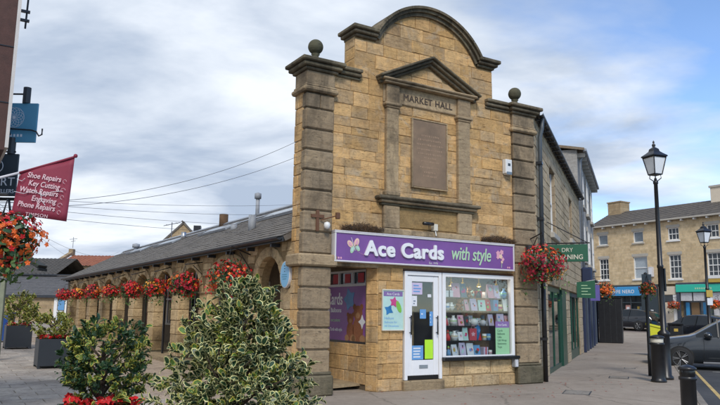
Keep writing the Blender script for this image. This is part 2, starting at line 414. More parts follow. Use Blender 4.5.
def B(*a, b=0): return MB().box(*a, b=b)
def text(name, body, mat, parent, loc, size, rot=(R(90), 0, 0), ext=.004, off=0, align='CENTER', shear=0, sx=1, spacing=1, kind=None, bold=0):
    cu = bpy.data.curves.new('t', 'FONT'); cu.body = body; cu.size = size; cu.extrude = ext; cu.offset = off; cu.align_x = align; cu.shear = shear; cu.space_character = spacing
    to = bpy.data.objects.new('t', cu); COL.objects.link(to)
    dg = bpy.context.evaluated_depsgraph_get(); me = bpy.data.meshes.new_from_object(to.evaluated_get(dg))
    bpy.data.objects.remove(to); bpy.data.curves.remove(cu)
    me.materials.clear(); me.materials.append(MATS[mat])
    if bold:
        n = len(me.vertices); co = np.zeros(n*3, np.float32); me.vertices.foreach_get('co', co); co = co.reshape(-1, 3); F0 = [tuple(p.vertices) for p in me.polygons]; V = []; F = []
        for k in range(13):
            r = 0 if k == 12 else bold; a = 2*math.pi*k/12
            V += (co+np.array([r*math.cos(a), r*math.sin(a), .0003*k])).tolist(); F += [tuple(q+k*n for q in f) for f in F0]
        me = bpy.data.meshes.new(name); me.from_pydata(V, [], F); me.materials.append(MATS[mat]); me.update()
    o = link(name, me, parent, kind, loc, rot); o.scale = (sx, 1, 1); return o
def clip(poly, a, b):
    """keep the part of poly left of the line a->b"""
    o = []; n = len(poly)
    def side(p): return (b[0]-a[0])*(p[1]-a[1])-(b[1]-a[1])*(p[0]-a[0])
    for i in range(n):
        p, q = poly[i], poly[(i+1) % n]; sp, sq = side(p), side(q)
        if sp >= 0: o.append(p)
        if sp*sq < 0:
            t = sp/(sp-sq); o.append((p[0]+(q[0]-p[0])*t, p[1]+(q[1]-p[1])*t))
    return o
def area(p): return abs(sum(p[i-1][0]*p[i][1]-p[i][0]*p[i-1][1] for i in range(len(p))))/2
def courses(x0, x1, z0, z1, hmin, hmax, lmin, lmax, rg):
    """rows of (x0,x1,z0,z1) blocks in broken bond"""
    z = z0; res = []
    while z < z1-.02:
        h = rg.uniform(hmin, hmax)
        if z1-z-h < hmin*.7: h = z1-z
        x = x0; first = True
        while x < x1-.01:
            l = rg.uniform(lmin, lmax)
            if first: l *= rg.uniform(.45, 1); first = False
            if x1-x-l < lmin*.55: l = x1-x
            res.append((x, x+l, z, z+h)); x += l
        z += h
    return res
def block_obj(poly, parent, mat, y=0., depth=.1, joint=.004, bev=.007, name='stone_block'):
    poly = [(p[0]+rnd.uniform(-.002, .002), p[1]+rnd.uniform(-.002, .002)) for p in poly]
    n = len(poly); cx = sum(p[0] for p in poly)/n; cz = sum(p[1] for p in poly)/n
    q = [(p[0]-cx, p[1]-cz) for p in poly]
    ins = []
    for i in range(n):
        a, b_, c = Vector(q[i-1]), Vector(q[i]), Vector(q[(i+1) % n]); d1, d2 = b_-a, c-b_
        n1_ = Vector((-d1.y, d1.x)).normalized(); n2_ = Vector((-d2.y, d2.x)).normalized(); s = n1_+n2_; k = s.length_squared
        ins.append(tuple(b_+s*(2*joint/k if k > .3 else joint)))
    return link(name, MB().prism(ins, 0, depth, bev).mesh(name, mat), parent, None, (cx, y, cz))

# ------------------------------------------------------------------ frames of reference
A = Vector((-.455, 12.738, 0)); HA = math.atan2(.5232, .8522)              # market hall: x along front, y to the back
U = Vector((math.cos(HA), math.sin(HA), 0)); V_ = Vector((-math.sin(HA), math.cos(HA), 0))
S0 = Vector((3.98, 15.46, 0)); SA = R(90-21.96)                             # side street: x along it, -y towards the road
SD = Vector((math.cos(SA), math.sin(SA), 0)); SN = Vector((math.sin(SA), -math.cos(SA), 0))
N0 = Vector((19.5, 56.4, 0)); NA = R(-56.8)                                 # far terrace
def H(u, v, z=0): return A+U*u+V_*v+Vector((0, 0, z))
def ST(s, o, z=0): return S0+SD*s+SN*o+Vector((0, 0, z))
def sstep(a, b, x):
    t = min(1, max(0, (x-a)/(b-a))); return t*t*(3-2*t)
def gz(x, y):
    d = Vector((x, y, 0))-A; u, v = d.dot(U), d.dot(V_)
    e = Vector((x, y, 0))-S0; s, o = e.dot(SD), e.dot(SN)
    return .012*min(max(v, 0), 40)*sstep(2, -.3, u) + .02*min(max(s-18, 0), 25)*sstep(-6, -1, o)

# ------------------------------------------------------------------ ground, road, paving
def sheet(name, ss, oo, mat, dz=0, fn=None):
    V = []; F = []
    for s in ss:
        for o in oo:
            p = ST(s, o); V.append((p.x, p.y, gz(p.x, p.y)+dz))
    n = len(oo)
    for i in range(len(ss)-1):
        for j in range(n-1): F.append((i*n+j, i*n+j+1, (i+1)*n+j+1, (i+1)*n+j)[::-1])
    return MB().add(V, F).build(name, mat, None, True, 'structure')
KERB = 2.95
def frange(a, b, d):
    n = max(1, round((b-a)/d)); return [a+(b-a)*i/n for i in range(n+1)]
MB().add([(-2500, -2500, -.6), (2500, -2500, -.6), (2500, 2500, -.6), (-2500, 2500, -.6)], [(0, 1, 2, 3)]).build('ground', 'earth', None, kind='structure')
sheet('pavement', frange(-30, 34, 1), frange(-60, KERB, 1), 'pavement_tarmac')
sheet('road', frange(-30, 34, 1)+frange(35, 90, 2), frange(KERB+.14, 70, 1.5), 'road_tarmac', -.11)
sheet('far_road', frange(34, 90, 2), frange(-60, KERB+.14, 2), 'far_setts', -.03)
kerb = thing('kerb', '', ''); del kerb['label']; del kerb['category']; kerb['kind'] = 'structure'
for i, s in enumerate(frange(-8, 34, .92)[:-1]):
    p = ST(s+.46, KERB+.07); o = B(-.455, .455, -.068, .068, -.3, .012, b=.012).build('kerb_stone', 'kerb_stone', kerb)
    o.location = (p.x, p.y, gz(p.x, p.y)); o.rotation_euler = (rnd.uniform(-.01, .01), rnd.uniform(-.004, .004)-(.02 if s > 18 else 0), SA)
def marking(name, s0, s1, o0, o1, mat):
    V = []; ss = frange(s0, s1, 1.5)
    for s in ss:
        for o in (o0, o1): p = ST(s, o); V.append((p.x, p.y, gz(p.x, p.y)-.11+.004))
    return MB().add(V, [(2*i, 2*i+1, 2*i+3, 2*i+2) for i in range(len(ss)-1)]).build(name, mat, None, kind='structure')
marking('yellow_line', -14, 7, KERB+.5, KERB+.58, 'yellow_line')
for k, s in enumerate((-1.5, 1.2, 4.0, 6.8, 9.6)): marking('bay_line', s, s+.09, KERB+1.0, KERB+5.6, 'white_line')
marking('road_edge_line', 7.5, 33, KERB+.5, KERB+.58, 'white_line')

for s_, o_, w_, l_, lab in ((2.2, 1.55, .45, .6, 'a'), (5.4, 1.75, .3, .3, 'b'), (-1.6, .9, .5, .7, 'c')):
    p = ST(s_, o_); cv = thing('inspection_cover', {'a': 'pale rectangular inspection cover in the pavement left of the thick bollard', 'b': 'small square inspection cover farther up the side street pavement', 'c': 'rectangular inspection cover in the pavement in front of the right pilaster'}[lab], 'cover', (p.x, p.y, .003), SA)
    B(-l_/2, l_/2, -w_/2, w_/2, -.03, .003, b=.002).build('frame', 'road_tarmac', cv); B(-l_/2+.025, l_/2-.025, -w_/2+.025, w_/2-.025, -.03, .006, b=.002).build('lid', 'kerb_stone', cv)
paving = thing('paving', '', '', A, HA); del paving['label']; del paving['category']; paving['kind'] = 'structure'
camh = Vector((-A.dot(U), -A.dot(V_)))
cells = []
PW, PD = .6, .42
v = -1.6; row = 0
while v < 24:
    u = -19-(row % 2)*PW/2
    while u < -3.2:
        uc, vc = u+PW/2, v+PD/2
        wp = H(uc, vc); dd = wp.y; px = wp.x/dd if dd > 0 else 9
        if -1.2 < px < .2: cells.append((dd, uc, vc, px))
        u += PW
    v += PD; row += 1
cells.sort(); vis = [c for c in cells if -.56 < c[3] < -.15 and c[0] > 9.3][:300]; vset = set(vis)
pmesh = [B(-PW/2+.006, PW/2-.006, -PD/2+.006, PD/2-.006, -.05, .012+.002*k, b=.006).mesh('paver', 'paver') for k in range(4)]
for c in vis:
    link('paver', pmesh[rnd.randrange(4)], paving, None, (c[1], c[2], .012*max(c[2], 0)+.004), (rnd.uniform(-.004, .004)+.012, rnd.uniform(-.004, .004), 0))
mb = MB()
for c in cells:
    if c in vset: continue
    z = .012*max(c[2], 0)+.004; mb.box(c[1]-PW/2+.006, c[1]+PW/2-.006, c[2]-PD/2+.006, c[2]+PD/2-.006, z-.05, z+.014, b=.005)
mb.build('far_pavers', 'paver', paving, kind='stuff')
mb = MB(); v = -.3
while v < 20:
    u = -3.2+rnd.uniform(0, .05)
    while u < -.95:
        l = rnd.uniform(.17, .24); z = .012*max(v, 0)+.004+rnd.uniform(-.002, .003)
        mb.box(u+.005, min(u+l, -.93)-.005, v+.005, v+.125, z-.05, z+.014, b=.006); u += l
    v += .13
mb.build('setts', 'sett', paving, kind='stuff')

# ------------------------------------------------------------------ the market hall
hall = thing('market_hall', 'yellow sandstone market hall with curved gable, corner pilasters and a long arcade', 'building', A, HA)
AC, AZ, AR = 2.17, 6.23, 1.43                       # gable arc: centre, centre height, wall radius
def gable_poly(step=14):
    a0 = math.acos((7.0-AZ)/AR) if AR > 0 else 0
    arc = [(AC+AR*math.sin(t), AZ+AR*math.cos(t)) for t in [a0-2*a0*i/step for i in range(step+1)]]
    return arc
arc = gable_poly()
wallpoly = [(-.66, 2.33), (5.11, 2.33), (5.11, 6.0), (3.95, 6.0), (3.95, 6.95)]+[p for p in arc]+[(.37, 6.95), (.37, 6.0), (-.66, 6.0)]
fac = MB(); fac.prism(wallpoly, .014, .4)
fac.box(.95, 1.55, .014, .4, 0, 2.33).box(2.5, 4.5, .014, .4, 0, .55)
facade = fac.build('facade_wall', 'mortar', hall)
rg = random.Random(3)
# main field of ashlar between the pilasters and up into the gable
gclip = [(3.95, 6.95)]+arc+[(.37, 6.95)]
nblk = 0
for x0, x1, z0, z1 in courses(-.1, 4.49, 2.36, 6.04, .15, .31, .26, .8, rg)+courses(.37, 3.95, 6.04, 7.7, .19, .3, .3, .75, rg):
    if z1 < 2.95 and 0 < x0 < 4.3: continue                                # behind the shop sign
    if 1.45 < x0 and x1 < 2.85 and 5.62 < z0 and z1 < 5.98: continue       # behind the lettered frieze
    if 1.78 < x0 and x1 < 2.55 and 4.05 < z0 and z1 < 5.3: continue        # behind the tablet
    poly = [(x0, z0), (x1, z0), (x1, z1), (x0, z1)]
    if z1 > 6.9:
        poly = clip(poly, gclip[0], (gclip[0][0], 99)) if False else poly
        for i in range(1, len(arc)):
            poly = clip(poly, arc[i-1], arc[i])
            if len(poly) < 3: break
        if len(poly) < 3: continue
        if z1 > 6.95:
            pass
    if area(poly) < .008: continue
    tight = rg.random() < .62
    o = block_obj(poly, facade, 'ashlar', rg.uniform(-.003, .003) if tight else rg.uniform(-.01, .002), .12, .0006 if tight else rg.uniform(.003, .006), .0025 if tight else rg.uniform(.006, .013)); nblk += 1
# poster wall, stallriser, below the sign
for x0, x1, z0, z1 in courses(.97, 1.55, .0, 2.33, .22, .32, .22, .4, rg):
    block_obj([(x0, z0), (x1, z0), (x1, z1), (x0, z1)], facade, 'ashlar', rg.uniform(-.01, .004), .1, .004, .012)
for x0, x1, z0, z1 in courses(2.5, 4.48, .0, .53, .16, .28, .3, .75, rg):
    block_obj([(x0, z0), (x1, z0), (x1, z1), (x0, z1)], facade, 'rubble', rg.uniform(-.02, .002), .1, .005, .018)
# chamfered corner of the passage
ch = MB(); ch.add([(.97, 0, 0), (.86, .26, 0), (.86, .26, 2.33), (.97, 0, 2.33), (1.1, .4, 0), (1.1, .4, 2.33)], [(0, 3, 2, 1), (1, 2, 5, 4), (3, 0, 4, 5)])
chob = ch.build('passage_corner', 'mortar', hall)
for z0, z1 in ((0, .3), (.3, .62), (.62, .9), (.9, 1.2), (1.2, 1.52), (1.52, 1.8), (1.8, 2.06), (2.06, 2.32)):
    d = Vector((.11, -.26)); l = d.length; o = B(.006, l-.006, -.012, .05, z0+.004, z1-.004, b=.012).build('stone_block', 'ashlar', chob)
    o.location = (.86, .26, 0); o.rotation_euler = (0, 0, math.atan2(d.y, d.x))
B(.9, 4.5, .02, .4, 2.3, 2.36).build('lintel', 'wood_brown', hall)
B(-.1, .98, .0, .38, 2.31, 2.42, b=.01).build('lintel', 'trim_stone', hall)

# pilasters: rusticated blocks, string band, capital and cornice
def pilaster(x0, x1, joints, sideL, sideR):
    core = B(x0+.03, x1-.03, -.03, .37, 0, 5.6); pc = core.build('pilaster', 'pier_stone', hall)
    zs = joints
    for a, b_ in zip(zs[:-1], zs[1:]):
        B(x0, x1, -.07+rg.uniform(-.004, .004), .1, a+.014, b_-.014, b=.02).build('stone_block', 'pier_stone', pc)
    return pc
pl = pilaster(-.70, -.10, [.38, .80, 1.18, 1.5, 1.9, 2.28], True, False)
for a, b_ in zip([2.5, 2.9, 3.29, 3.67, 4.04, 4.42, 4.81, 5.21], [2.9, 3.29, 3.67, 4.04, 4.42, 4.81, 5.21, 5.5]):
    if a > 5.15:
        B(-.70, -.41, -.07, .1, a+.014, b_-.008, b=.015).build('stone_block', 'pier_stone', pl); B(-.40, -.10, -.066, .1, a+.014, b_-.008, b=.015).build('stone_block', 'pier_stone', pl)
    else: B(-.70, -.10, -.07+rg.uniform(-.004, .004), .1, a+.014, b_-.014, b=.022).build('stone_block', 'pier_stone', pl)
B(-.80, .0, -.14, .44, 2.28, 2.5, b=.03).build('string_band', 'trim_stone', pl)
B(-.78, -.04, -.13, .45, 0, .36, b=.03).build('plinth', 'base_stone', pl)
B(-.745, -.065, -.10, .42, .36, .42, b=.02).build('plinth_moulding', 'base_stone', pl)
# left return of the corner pier (yellow stone)
for (z0, z1) in ((.42, 2.28), (2.5, 5.55)):
    z = z0
    while z < z1-.05:
        h = rg.uniform(.2, .34); h = z1-z if z1-z-h < .15 else h
        y = .06
        cut = rg.uniform(.16, .3)
        for ya, yb in ((.06, .06+cut), (.06+cut, .42)):
            B(-.69+rg.uniform(-.006, .006), -.5, ya+.004, yb-.004, z+.004, z+h-.004, b=.01).build('stone_block', 'ashlar', pl)
        z += h
pr = pilaster(4.49, 5.15, [.42, .85, 1.23, 1.62, 2.0, 2.56, 2.96, 3.31, 3.71, 4.1, 4.47, 4.87, 5.22, 5.52], False, True)
B(4.46, 5.2, -.13, .3, 0, .38, b=.03).build('plinth', 'base_stone', pr)
B(4.475, 5.18, -.1, .3, .38, .43, b=.02).build('plinth_moulding', 'base_stone', pr)
for nm, x0, x1, xe, pp in (('l', -.70, -.10, .5, pl), ('r', 4.49, 5.15, 3.72, pr)):
    B(x0-.07, x1+.06, -.135, .46, 5.52, 5.62, b=.03).build('capital_moulding', 'trim_stone', pp)
    B(x0-.03, x1+.03, -.10, .43, 5.62, 5.67, b=.015).build('capital_moulding', 'trim_stone', pp)
    B(x0, x1, -.07, .42, 5.67, 5.93, b=.012).build('frieze_block', 'pier_stone', pp)
    for k, (zz, zt, pj) in enumerate(((5.93, 5.99, .05), (5.99, 6.07, .11), (6.07, 6.15, .16))):
        xa, xb = x0-pj, x1+pj
        B(xa, xb, -.07-pj, .42+pj, zz+.001*k, zt, b=.018).build('cornice', 'dark_cornice', pp)
        (B(xb+.002, xe, -.0-pj*.8, .36, zz+.003, zt-.004, b=.015) if nm == 'l' else B(xe, xa-.002, -.0-pj*.8, .36, zz+.003, zt-.004, b=.015)).build('cornice', 'dark_cornice', pp)
    cx = (x0+x1)/2
    B(cx-.24, cx+.24, -.02, .40, 6.15, 6.2, b=.02).build('finial_base', 'dark_cornice', pp)
    MB().lathe((cx, .19, 0), [(0, 6.2), (.13, 6.2), (.13, 6.235), (.075, 6.26), (.06, 6.33), (.085, 6.36), (.06, 6.375)]+[(.148*math.sin(t), 6.51-.148*math.cos(t)) for t in [.35+2.79*i/12 for i in range(13)]], 24).build('ball_finial', 'moss_ball', pp, True)

# gable coping: shoulders and the arc
gc = None
def arc_mould(name, r0, r1, y0, y1, z_end):
    a0 = math.acos((z_end-AZ)/r1); n = 9
    obs = []
    for k in range(n):
        t0 = -a0+2*a0*k/n; t1 = -a0+2*a0*(k+1)/n; mb = MB(); V = []; m = 4
        for i in range(m+1):
            t = t0+(t1-t0)*i/m+(.0025 if i == 0 else -.0025 if i == m else 0)
            for r, y in ((r0, y0), (r1, y0), (r1, y1), (r0, y1)): V.append((AC+r*math.sin(t), y, AZ+r*math.cos(t)))
        F = [(0, 1, 2, 3), tuple(m*4+q for q in (3, 2, 1, 0))]
        for i in range(m):
            for q in range(4): F.append((i*4+q, (i+1)*4+q, (i+1)*4+(q+1) % 4, i*4+(q+1) % 4))
        obs.append(mb.add(V, F).build(name, 'dark_cornice', hall))
arc_mould('arc_coping', AR-.02, AR+.05, -.06, .4, 6.9)
arc_mould('arc_coping', AR+.051, AR+.11, -.12, .45, 6.98)
arc_mould('arc_coping', AR+.111, AR+.165, -.17, .48, 7.03)
for x0, x1, e in ((.25, .86, -1), (3.49, 4.09, 1)):
    for k, (zz, zt, pj) in enumerate(((6.84, 6.9, .06), (6.901, 6.97, .12), (6.971, 7.05, .17))):
        a, b_ = (x0+.17-pj, x1) if e < 0 else (x0, x1-.17+pj)
        B(a, b_, -pj, .4+pj*.6, zz, zt, b=.016).build('shoulder_coping', 'dark_cornice', hall)
for x, s in ((.37, -1), (3.95, 1)):          # returns of the raised gable
    z = 6.12
    while z < 6.82:
        h = min(rg.uniform(.2, .28), 6.84-z)
        (B(x-.006, x+.1, .02, .385, z+.004, z+h-.004, b=.01) if s < 0 else B(x-.1, x+.006, .02, .385, z+.004, z+h-.004, b=.01)).build('stone_block', 'ashlar', facade); z += h

# aedicule: small pilasters, frieze with carved letters, pediment, tablet, ledge and consoles
ae = B(1.03, 3.3, -.035, .02, 5.62, 5.99, b=.01).build('frieze', 'trim_stone', hall)
ae.name = 'frieze'
text('lettering', 'MARKET HALL', 'carved', ae, (2.14, -.0365, 5.725), .185, ext=.002, bold=.005, sx=1.0, spacing=1.08)
B(1.45, 2.86, -.042, -.02, 5.635, 5.655).build('moulding', 'trim_stone', ae)
for x0, x1 in ((1.08, 1.37), (2.90, 3.22)):
    m = B(x0, x1, -.09, .02, 3.72, 5.5, b=.012).build('small_pilaster', 'trim_stone', hall)
    B(x0-.03, x1+.03, -.12, .02, 3.72, 3.82, b=.02).build('base_moulding', 'trim_stone', m)
    B(x0-.02, x1+.02, -.11, .02, 5.5, 5.54, b=.012).build('capital_moulding', 'trim_stone', m)
    B(x0-.05, x1+.05, -.14, .02, 5.54, 5.61, b=.02).build('capital_moulding', 'trim_stone', m)
    B(x0-.01, x1+.01, -.1, .02, 5.61, 5.98, b=.012).build('frieze_block', 'trim_stone', m)
pd = B(.98, 3.3, -.17, .02, 5.99, 6.04, b=.015).build('pediment', 'trim_stone', hall)
B(.93, 3.36, -.21, .02, 6.041, 6.09, b=.018).build('cornice', 'trim_stone', pd)
MB().prism([(1.2, 6.09), (3.1, 6.09), (2.15, 6.55)], -.015, .02).build('tympanum', 'mortar', pd)
for x0, x1, z0, z1 in courses(1.1, 3.2, 6.09, 6.6, .17, .2, .3, .5, rg):
    p = clip(clip([(x0, z0), (x1, z0), (x1, z1), (x0, z1)], (3.05, 6.09), (2.15, 6.53)), (2.15, 6.53), (1.25, 6.09))
    if len(p) > 2 and area(p) > .008: block_obj(p, pd, 'ashlar', -.028+rg.uniform(-.004, .004), .03, .004, .006)
for e in (-1, 1):
    tip = 2.15+e*1.3; ang = math.atan2(6.72-6.1, -e*1.3) if e < 0 else math.atan2(6.1-6.72, 1.3)
    L = math.hypot(1.3, .62)
    for k, (t0, t1, pj) in enumerate(((-.17, -.11, .1), (-.109, -.05, .17), (-.049, .0, .23))):
        mb = B(-.0, L+.01, -pj, .02, t0, t1, b=.014); o = mb.build('raking_cornice', 'dark_cornice', pd)
        if e < 0: o.location = (tip, 0, 6.12); o.rotation_euler = (0, -math.atan2(.62, 1.3), 0)
        else: o.location = (2.15, -.003, 6.74); o.rotation_euler = (0, math.atan2(.62, 1.3), 0)
tab = B(1.74, 2.60, -.05, .0, 3.98, 5.37, b=.008).build('inscribed_tablet', 'plaque_brown', hall)
B(1.715, 1.738, -.062, 0, 3.955, 5.395).build('tablet_frame', 'trim_stone', tab); B(2.602, 2.625, -.062, 0, 3.955, 5.395).build('tablet_frame', 'trim_stone', tab)
B(1.739, 2.601, -.062, 0, 5.372, 5.395).build('tablet_frame', 'trim_stone', tab); B(1.739, 2.601, -.062, 0, 3.955, 3.978).build('tablet_frame', 'trim_stone', tab)
mb = MB()
for k, (z, wd) in enumerate(((5.06, .42), (4.97, .58), (4.87, .66), (4.77, .64), (4.68, .6), (4.6, .3), (4.52, .44), (4.40, .5), (4.3, .3), (4.22, .34))):
    x = 2.17-wd/2
    while x < 2.17+wd/2:
        l = rnd.uniform(.012, .03); mb.box(x, x+l, -.0525, -.0495, z-rnd.uniform(.012, .022), z+rnd.uniform(.012, .022)); x += l+rnd.uniform(.012, .03)
mb.build('worn_inscription', 'inscription', tab, kind='stuff')
led = B(.86, 3.42, -.2, .02, 3.64, 3.71, b=.02).build('ledge', 'dark_cornice', hall)
B(.92, 3.36, -.15, .02, 3.58, 3.639, b=.02).build('ledge_moulding', 'trim_stone', led); B(.96, 3.32, -.1, .02, 3.53, 3.579, b=.015).build('ledge_moulding', 'dark_cornice', led)
for x0, x1 in ((1.03, 1.41), (2.88, 3.26)):
    B(x0, x1, -.09, .02, 3.08, 3.53, b=.02).build('console', 'trim_stone', hall)
B(1.41, 2.88, -.025, .02, 3.12, 3.53, b=.008).build('apron_panel', 'panel_stone', hall)
B(.9, 3.45, -.12, .02, 2.96, 3.08, b=.02).build('string_band', 'trim_stone', hall)

# ---- door, display window
dr = B(1.57, 1.64, -.03, .08, .19, 2.28, b=.006).build('door', 'white_upvc', hall)
dr.name = 'door'
def uq(x0, x1, z0, z1, y0, y1, nm, par, mat='white_upvc', b=.006): return B(x0, x1, y0, y1, z0, z1, b=b).build(nm, mat, par)
uq(2.41, 2.48, .19, 2.28, -.03, .08, 'frame', dr); uq(1.64, 2.41, 2.2, 2.28, -.028, .08, 'frame', dr)
uq(1.645, 1.76, .27, 2.195, -.005, .05, 'stile', dr); uq(2.29, 2.405, .27, 2.195, -.005, .05, 'stile', dr)
uq(1.761, 2.289, 2.08, 2.195, -.004, .05, 'rail', dr); uq(1.761, 2.289, .27, .56, -.004, .05, 'rail', dr)
uq(1.761, 2.289, .56, 2.08, .015, .025, 'pane', dr, 'shop_glass', 0)
uq(1.64, 2.41, .19, .268, .0, .06, 'threshold_bar', dr, 'black_gloss')
uq(1.93, 2.14, .40, .47, -.012, .0, 'letter_plate', dr, 'steel', .003)
mb = MB()
for x in (1.70, 2.35):
    mb.tube([(x, -.06, 1.05), (x, -.06, 1.42)], .013, 8).tube([(x, -.06, 1.09), (x, 0, 1.09)], .01, 6).tube([(x, -.06, 1.38), (x, 0, 1.38)], .01, 6)
    mb.build('handle', 'black_gloss', dr, True); mb = MB()
B(1.52, 2.5, -.09, .3, -.05, .185, b=.015).build('door_step', 'threshold', hall)
win = uq(2.5, 2.585, .6, 2.28, -.03, .08, 'display_window', hall)
uq(4.37, 4.455, .6, 2.28, -.03, .08, 'frame', win); uq(2.585, 4.37, 2.2, 2.28, -.028, .08, 'frame', win); uq(2.585, 4.37, .6, .625, -.028, .08, 'frame', win)
uq(2.585, 4.37, .625, 2.2, .03, .038, 'pane', win, 'shop_glass', 0)
uq(2.47, 4.5, .535, .6, -.14, .08, 'window_sill', win, 'black_gloss', .01)
# shop interior
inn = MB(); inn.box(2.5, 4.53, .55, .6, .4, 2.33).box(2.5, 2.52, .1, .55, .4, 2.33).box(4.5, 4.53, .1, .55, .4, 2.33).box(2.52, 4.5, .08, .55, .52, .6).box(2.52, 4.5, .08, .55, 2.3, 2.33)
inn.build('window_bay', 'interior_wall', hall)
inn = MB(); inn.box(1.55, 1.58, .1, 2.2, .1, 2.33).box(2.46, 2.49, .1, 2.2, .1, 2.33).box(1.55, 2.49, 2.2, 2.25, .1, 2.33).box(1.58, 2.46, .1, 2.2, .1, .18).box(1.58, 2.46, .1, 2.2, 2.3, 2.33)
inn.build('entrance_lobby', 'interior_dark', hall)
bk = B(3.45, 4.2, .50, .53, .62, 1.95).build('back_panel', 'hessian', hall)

# ---- arcade: wall frame local x = -v, local y = +u
aw = thing('arcade_wall', '', ''); del aw['label']; del aw['category']; aw.parent = hall; aw.location = (-.66, 0, 0); aw.rotation_euler = (0, 0, R(-90))
ends = [.42]
piers = [(.42, .86), (2.04, 2.42), (4.92, 5.5)]+[(c-.31, c+.31) for c in (7.45, 9.85, 12.25, 14.65, 17.05, 19.45, 21.85, 24.2)]
WT = .27; ZT = 2.80
backing = MB(); openings = []
for a, b_ in piers:
    backing.box(-b_, -a, .012, WT, 0, ZT)
for (a, b_), (c, d) in zip(piers[:-1], piers[1:]):
    x0, x1 = b_, c; r = (x1-x0)/2; mid = (x0+x1)/2
    zs = 2.5-min(r, .62) if r > .7 else 2.56-r; rz_ = 2.53-zs
    openings.append((mid, r, zs, rz_))
    n = 16; lo = [(-(mid+r*math.cos(math.pi*i/n)), zs+rz_*math.sin(math.pi*i/n)) for i in range(n+1)]   # from x=-(x1) to -(x0)
    V = []
    for x, z in lo: V += [(x, .012, z), (x, .012, ZT), (x, WT, z), (x, WT, ZT)]
    F = []
    for i in range(n):
        p, q = i*4, (i+1)*4; F += [(p, q, q+1, p+1), (p+2, p+3, q+3, q+2), (p, p+2, q+2, q)]
    backing.add(V, F)
aback = backing.build('arcade_core', 'mortar', aw)
aback.parent = hall; aback.location = aw.location; aback.rotation_euler = aw.rotation_euler
bpy.data.objects.remove(aw)
def in_arch(x, z, grow):
    for mid, r, zs, rz_ in openings:
        if abs(x-mid) < r+grow:
            if z < zs:
                if abs(x-mid) < r: return True
            elif ((x-mid)/(r+grow))**2+((z-zs)/(rz_+grow))**2 < 1: return True
    return False
na = 0; far = MB()
for a, b_ in piers:
    zt = 1.9; z = .012*a+.15
    while z < zt:
        h = rg.uniform(.26, .42); h = zt-z if zt-z-h < .2 else h
        if b_ < 17:
            B(-b_-.012, -a+.012, -.02+rg.uniform(-.008, .008), WT+.012, z+.004, z+h-.004, b=.016).build('stone_block', 'rubble', aback)
        else: far.box(-b_-.012, -a+.012, -.02+rg.uniform(-.008, .008), WT+.012, z+.004, z+h-.004, b=.016)
        z += h
    B(-b_-.05, -a+.05, -.07, WT+.03, .0, .012*a+.16, b=.03).build('pier_base', 'base_stone', aback)
    if a > 2: B(-b_-.04, -a+.04, -.045, WT+.02, 1.86, 1.9, b=.012).build('impost', 'trim_stone', aback)
for x0, x1, z0, z1 in courses(.42, 24.4, 1.92, 2.78, .13, .23, .2, .45, rg):
    xs = (x0, (x0+x1)/2, x1); g = .17
    if any(in_arch(x, z, g) for x in xs for z in (z0, z1)): continue
    if x1 < 12: block_obj([(-x1, z0), (-x0, z0), (-x0, z1), (-x1, z1)], aback, 'rubble', rg.uniform(-.018, .004), .06, .005, .012)
    else: far.box(-x1+.004, -x0-.004, rg.uniform(-.018, .004), .05, z0+.004, z1-.004, b=.012)
far.build('far_stones', 'rubble', aback, kind='stuff')
for mid, r, zs, rz_ in openings:
    n = 9 if r < .8 else 13
    for k in range(n):
        t0, t1 = math.pi*k/n+.008, math.pi*(k+1)/n-.008
        p = [(-(mid+r*math.cos(t0)), zs+rz_*math.sin(t0)), (-(mid+r*math.cos(t1)), zs+rz_*math.sin(t1)), (-(mid+(r+.2)*math.cos(t1)), zs+(rz_+.2)*math.sin(t1)), (-(mid+(r+.2)*math.cos(t0)), zs+(rz_+.2)*math.sin(t0))]
        p = p[::-1]
        if sum(p[i-1][0]*p[i][1]-p[i][0]*p[i-1][1] for i in range(4)) < 0: p = p[::-1]
        MB().prism(p, -.022+rg.uniform(-.006, .006), .1, .008).build('voussoir', 'rubble', aback)
# step, floor, ceiling and inner wall of the walk
fl = MB()
fl.add([(-.95, .5, .0), (-.95, 25, .3), (-.95, 25, .46), (-.95, .5, .12), (2, 25, .46), (2, .5, .12)], [(0, 3, 2, 1), (3, 5, 4, 2), (0, 5, 3)])
fl.build('arcade_floor', 'threshold', hall)
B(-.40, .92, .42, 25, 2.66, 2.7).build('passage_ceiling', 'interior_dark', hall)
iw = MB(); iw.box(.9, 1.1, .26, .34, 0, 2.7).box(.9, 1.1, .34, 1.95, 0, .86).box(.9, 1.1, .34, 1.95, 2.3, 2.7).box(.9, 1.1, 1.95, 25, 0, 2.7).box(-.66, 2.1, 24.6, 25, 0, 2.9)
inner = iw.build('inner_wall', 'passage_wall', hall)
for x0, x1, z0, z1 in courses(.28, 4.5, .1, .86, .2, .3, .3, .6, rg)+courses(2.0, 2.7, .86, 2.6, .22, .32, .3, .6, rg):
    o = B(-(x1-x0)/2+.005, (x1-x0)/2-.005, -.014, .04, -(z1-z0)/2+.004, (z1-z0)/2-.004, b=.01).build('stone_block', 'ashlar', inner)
    o.location = (.895, (x0+x1)/2, (z0+z1)/2); o.rotation_euler = (0, 0, R(-90))
